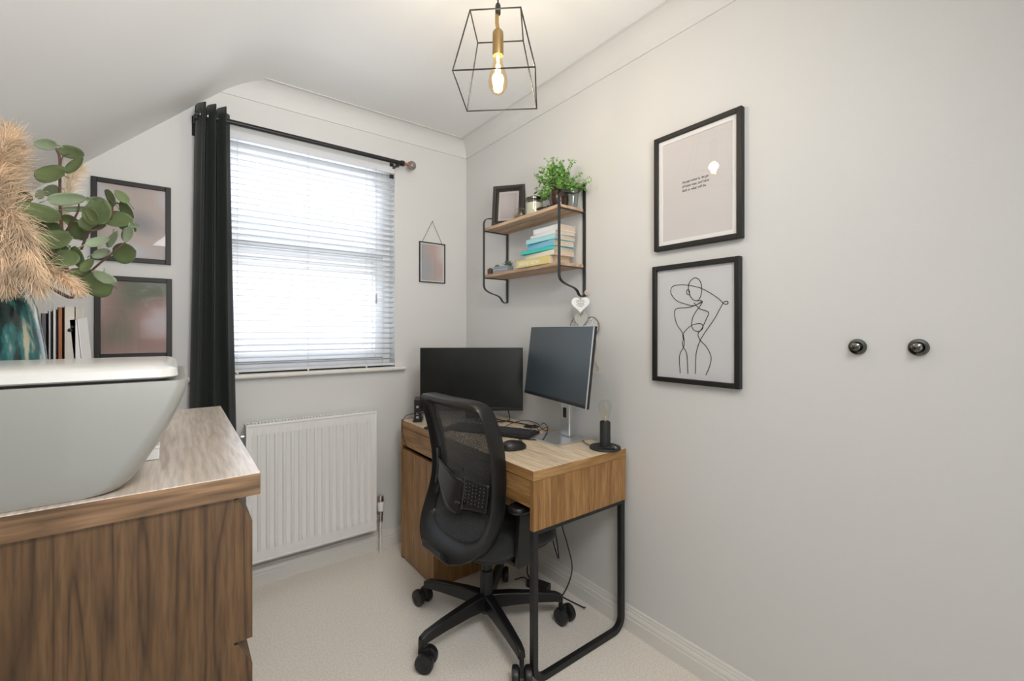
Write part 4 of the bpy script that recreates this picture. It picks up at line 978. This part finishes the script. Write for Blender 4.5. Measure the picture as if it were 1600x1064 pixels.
# ------------------------------------------------------------------ eucalyptus branch
mouth = Vector((VX+.01, VY, kz+.34))
def E(x, y, d): return at_d(x/3.548, 180+y/3.548, d)
EU = thing('eucalyptus_branch', 'artificial eucalyptus branch with round green leaves standing in the teal vase', 'branch', (VX, VY, kz+.34))
j0 = E(400, 1010, .93)
stems = [([mouth+Vector((0, 0, -.12)), mouth+Vector((0, 0, .0)), mouth.lerp(j0, .6)+Vector((0, 0, .01)), j0, E(375, 880, .94), E(345, 650, .95), E(333, 480, .95), E(332, 260, .94), E(318, 200, .94), E(290, 165, .94)], .0042),
         ([j0, E(445, 945, .92), E(505, 865, .91), E(640, 750, .90), E(695, 705, .90)], .003), ([E(350, 670, .95), E(430, 540, .94), E(435, 470, .94)], .0025),
         ([E(450, 745, .94), E(500, 640, .93), E(610, 580, .92), E(628, 490, .92), E(660, 490, .92)], .0024), ([E(370, 880, .94), E(300, 800, .97), E(180, 690, .98), E(150, 640, .98)], .0022), ([E(335, 300, .94), E(345, 235, .94), E(380, 215, .94)], .0016)]
b = B()
for pts, r in stems:
    sp_ = spl(pts, 5); b.tube(sp_, r, 7, rad=[r*(1-.55*i/(len(sp_)-1)) for i in range(len(sp_))])
obj('stem', b, M_stem, EU, world=True)
leaves = [(250,162,150,50,185,1),(395,205,165,62,17,0),(410,275,125,75,-35,0),(272,322,180,110,190,0),(105,455,75,105,95,0),(370,465,190,58,-6,1),(210,535,205,85,200,0),
 (525,468,115,28,0,1),(545,535,150,120,55,0),(435,520,150,25,-6,1),(610,455,125,60,222,0),(675,450,85,42,225,0),(700,530,125,72,38,0),(655,575,150,85,12,0),(510,600,140,75,8,0),
 (430,640,120,95,165,0),(255,620,150,62,188,0),(280,690,185,100,172,0),(622,690,85,118,80,1),(705,660,82,112,95,1),(690,765,160,95,-6,0),(560,765,135,52,-4,1),(430,790,125,90,55,0),
 (530,940,160,120,185,0),(575,900,62,125,110,1),(440,880,75,115,90,0),(700,610,110,60,30,0),(540,700,115,45,-18,1),(360,790,95,110,100,0),(280,420,130,50,172,1),(175,600,95,62,182,1),
 (500,560,125,85,30,0),(395,590,115,60,205,0),(310,840,105,110,120,0),(240,770,120,85,200,0),(745,610,60,25,5,1),(480,830,90,70,-40,0),(330,735,110,60,15,1),(590,520,70,60,-50,0),(220,440,80,40,165,1)]
for i, (x, y, ln, wd, an, tone) in enumerate(leaves):
    d = .93+rnd.uniform(-.035, .03); c = E(x, y, d)
    sx = 1/3.548/F*d
    rt = Vector((cY, -sY, 0)); up = Vector((0, 0, 1)); fw_ = Vector((sY, cY, 0))
    a = R(an); ax = rt*math.cos(a)-up*math.sin(a); sd_ = rt*math.sin(a)+up*math.cos(a)
    ax = (ax+fw_*rnd.uniform(-.35, .35)).normalized(); sd_ = (sd_+fw_*rnd.uniform(-.5, .5)); sd_ = (sd_-ax*sd_.dot(ax)).normalized(); nn = ax.cross(sd_)
    L_, Wd = ln*sx*1.08, wd*sx*1.2; cup = rnd.uniform(.05, .16)*L_
    def lf(u, v):
        s_ = math.sin(math.pi*min(1, max(0, u))**.85)**.5*(1 if u < .75 else 1-.25*((u-.75)/.25)**2); q = (v-.5)*s_
        return c+ax*(u-.5)*L_+sd_*q*Wd+nn*(cup*(2*q)**2*.7 - cup*math.sin(u*math.pi)*.8)
    b = B().surf(lf, 10, 6); 
    st0 = c-ax*L_*.5; b.tube([st0, st0-ax*.012-Vector((0, 0, .004))], .0008, 4)
    obj('leaf', b, M_leaf2 if tone else M_leaf, EU, world=True, smooth=180, solid=.0005)

# ------------------------------------------------------------------ pampas plumes
def plume(label, pts, n, fl, lean, m, seed, spread=.8, grav=.6):
    r3 = random.Random(seed); root = thing('pampas_grass', label, 'pampas grass', pts[0], group='pampas plumes in the vase')
    sp_ = spl(pts, 10); k = len(sp_)
    obj('stem', B().tube([tuple(p) for p in sp_[:int(k*.9)]], .0018, 6), flat('straw', (.5, .38, .2)), root, world=True)
    b = B(); bm = b.bm
    i0 = int(k*lean)
    for i in range(n):
        f_ = r3.random()**.9; idx = i0+f_*(k-1-i0); a = int(idx); p = sp_[a].lerp(sp_[min(a+1, k-1)], idx-a)
        tg = (sp_[min(a+1, k-1)]-sp_[max(a-1, 0)]).normalized()
        o_ = tg.cross(Vector((r3.gauss(0, 1), r3.gauss(0, 1), r3.gauss(0, 1)))).normalized()
        d = (tg*r3.uniform(.5, 1.2)+o_*spread*r3.uniform(.2, 1)).normalized(); L_ = fl*r3.uniform(.5, 1.2)*(1-.55*f_)
        q = p.copy(); seg = 4; wv = d.cross(Vector((r3.gauss(0, 1), r3.gauss(0, 1), r3.gauss(0, 1)))).normalized(); prev = None
        for s_ in range(seg+1):
            w_ = .00085*(1-s_/seg*.8)
            cur_ = (bm.verts.new(q+wv*w_), bm.verts.new(q-wv*w_))
            if prev: bm.faces.new((prev[0], cur_[0], cur_[1], prev[1]))
            prev = cur_
            d = (d+Vector((0, 0, -grav*.35))+Vector((r3.gauss(0, 1), r3.gauss(0, 1), r3.gauss(0, 1)))*.2).normalized(); q = q+d*L_/seg
    obj('plume', b, m, root, world=True, smooth=180)
def Q(x, y, d): return at_d(x, y, d)
m0 = mouth+Vector((0, 0, -.1))
plume('upright tan pampas plume rising at the left edge above the vase', [m0, mouth, Q(12, 380, .88), Q(18, 300, .90), Q(26, 240, .92), Q(18, 205, .92)], 1700, .075, .30, M_pampas, 1, .75, .5)
plume('broad pampas plume rising just behind the leftmost one', [m0, mouth, Q(-20, 380, .86), Q(-8, 300, .87), Q(2, 250, .87), Q(10, 215, .88)], 1500, .08, .30, M_pampas, 2, .9, .5)
plume('drooping pampas plume hanging in front of the teal vase', [m0, mouth+Vector((0, 0, .0)), Q(-15, 350, .86), Q(10, 335, .83), Q(32, 360, .81), Q(45, 400, .80), Q(58, 440, .80)], 1600, .085, .42, M_pampas, 3, .8, .8)
plume('drooping pampas plume at the far left in front of the vase', [m0, mouth, Q(-30, 370, .84), Q(-12, 350, .81), Q(2, 380, .79), Q(8, 415, .79), Q(10, 440, .79)], 1500, .075, .42, M_pampas, 4, .8, .8)
plume('pampas plume reaching right over the books towards the lower photo', [m0, mouth, Q(30, 420, .90), Q(55, 415, .88), Q(80, 425, .87), Q(105, 437, .87), Q(122, 450, .87)], 1300, .055, .38, M_pampas, 5, .6, .5)
plume('pale cream pampas plume behind the eucalyptus leaves', [m0, mouth, Q(60, 400, 1.02), Q(95, 330, 1.04), Q(112, 280, 1.05), Q(122, 262, 1.06)], 1500, .05, .45, M_pampas2, 6, .8, .35)
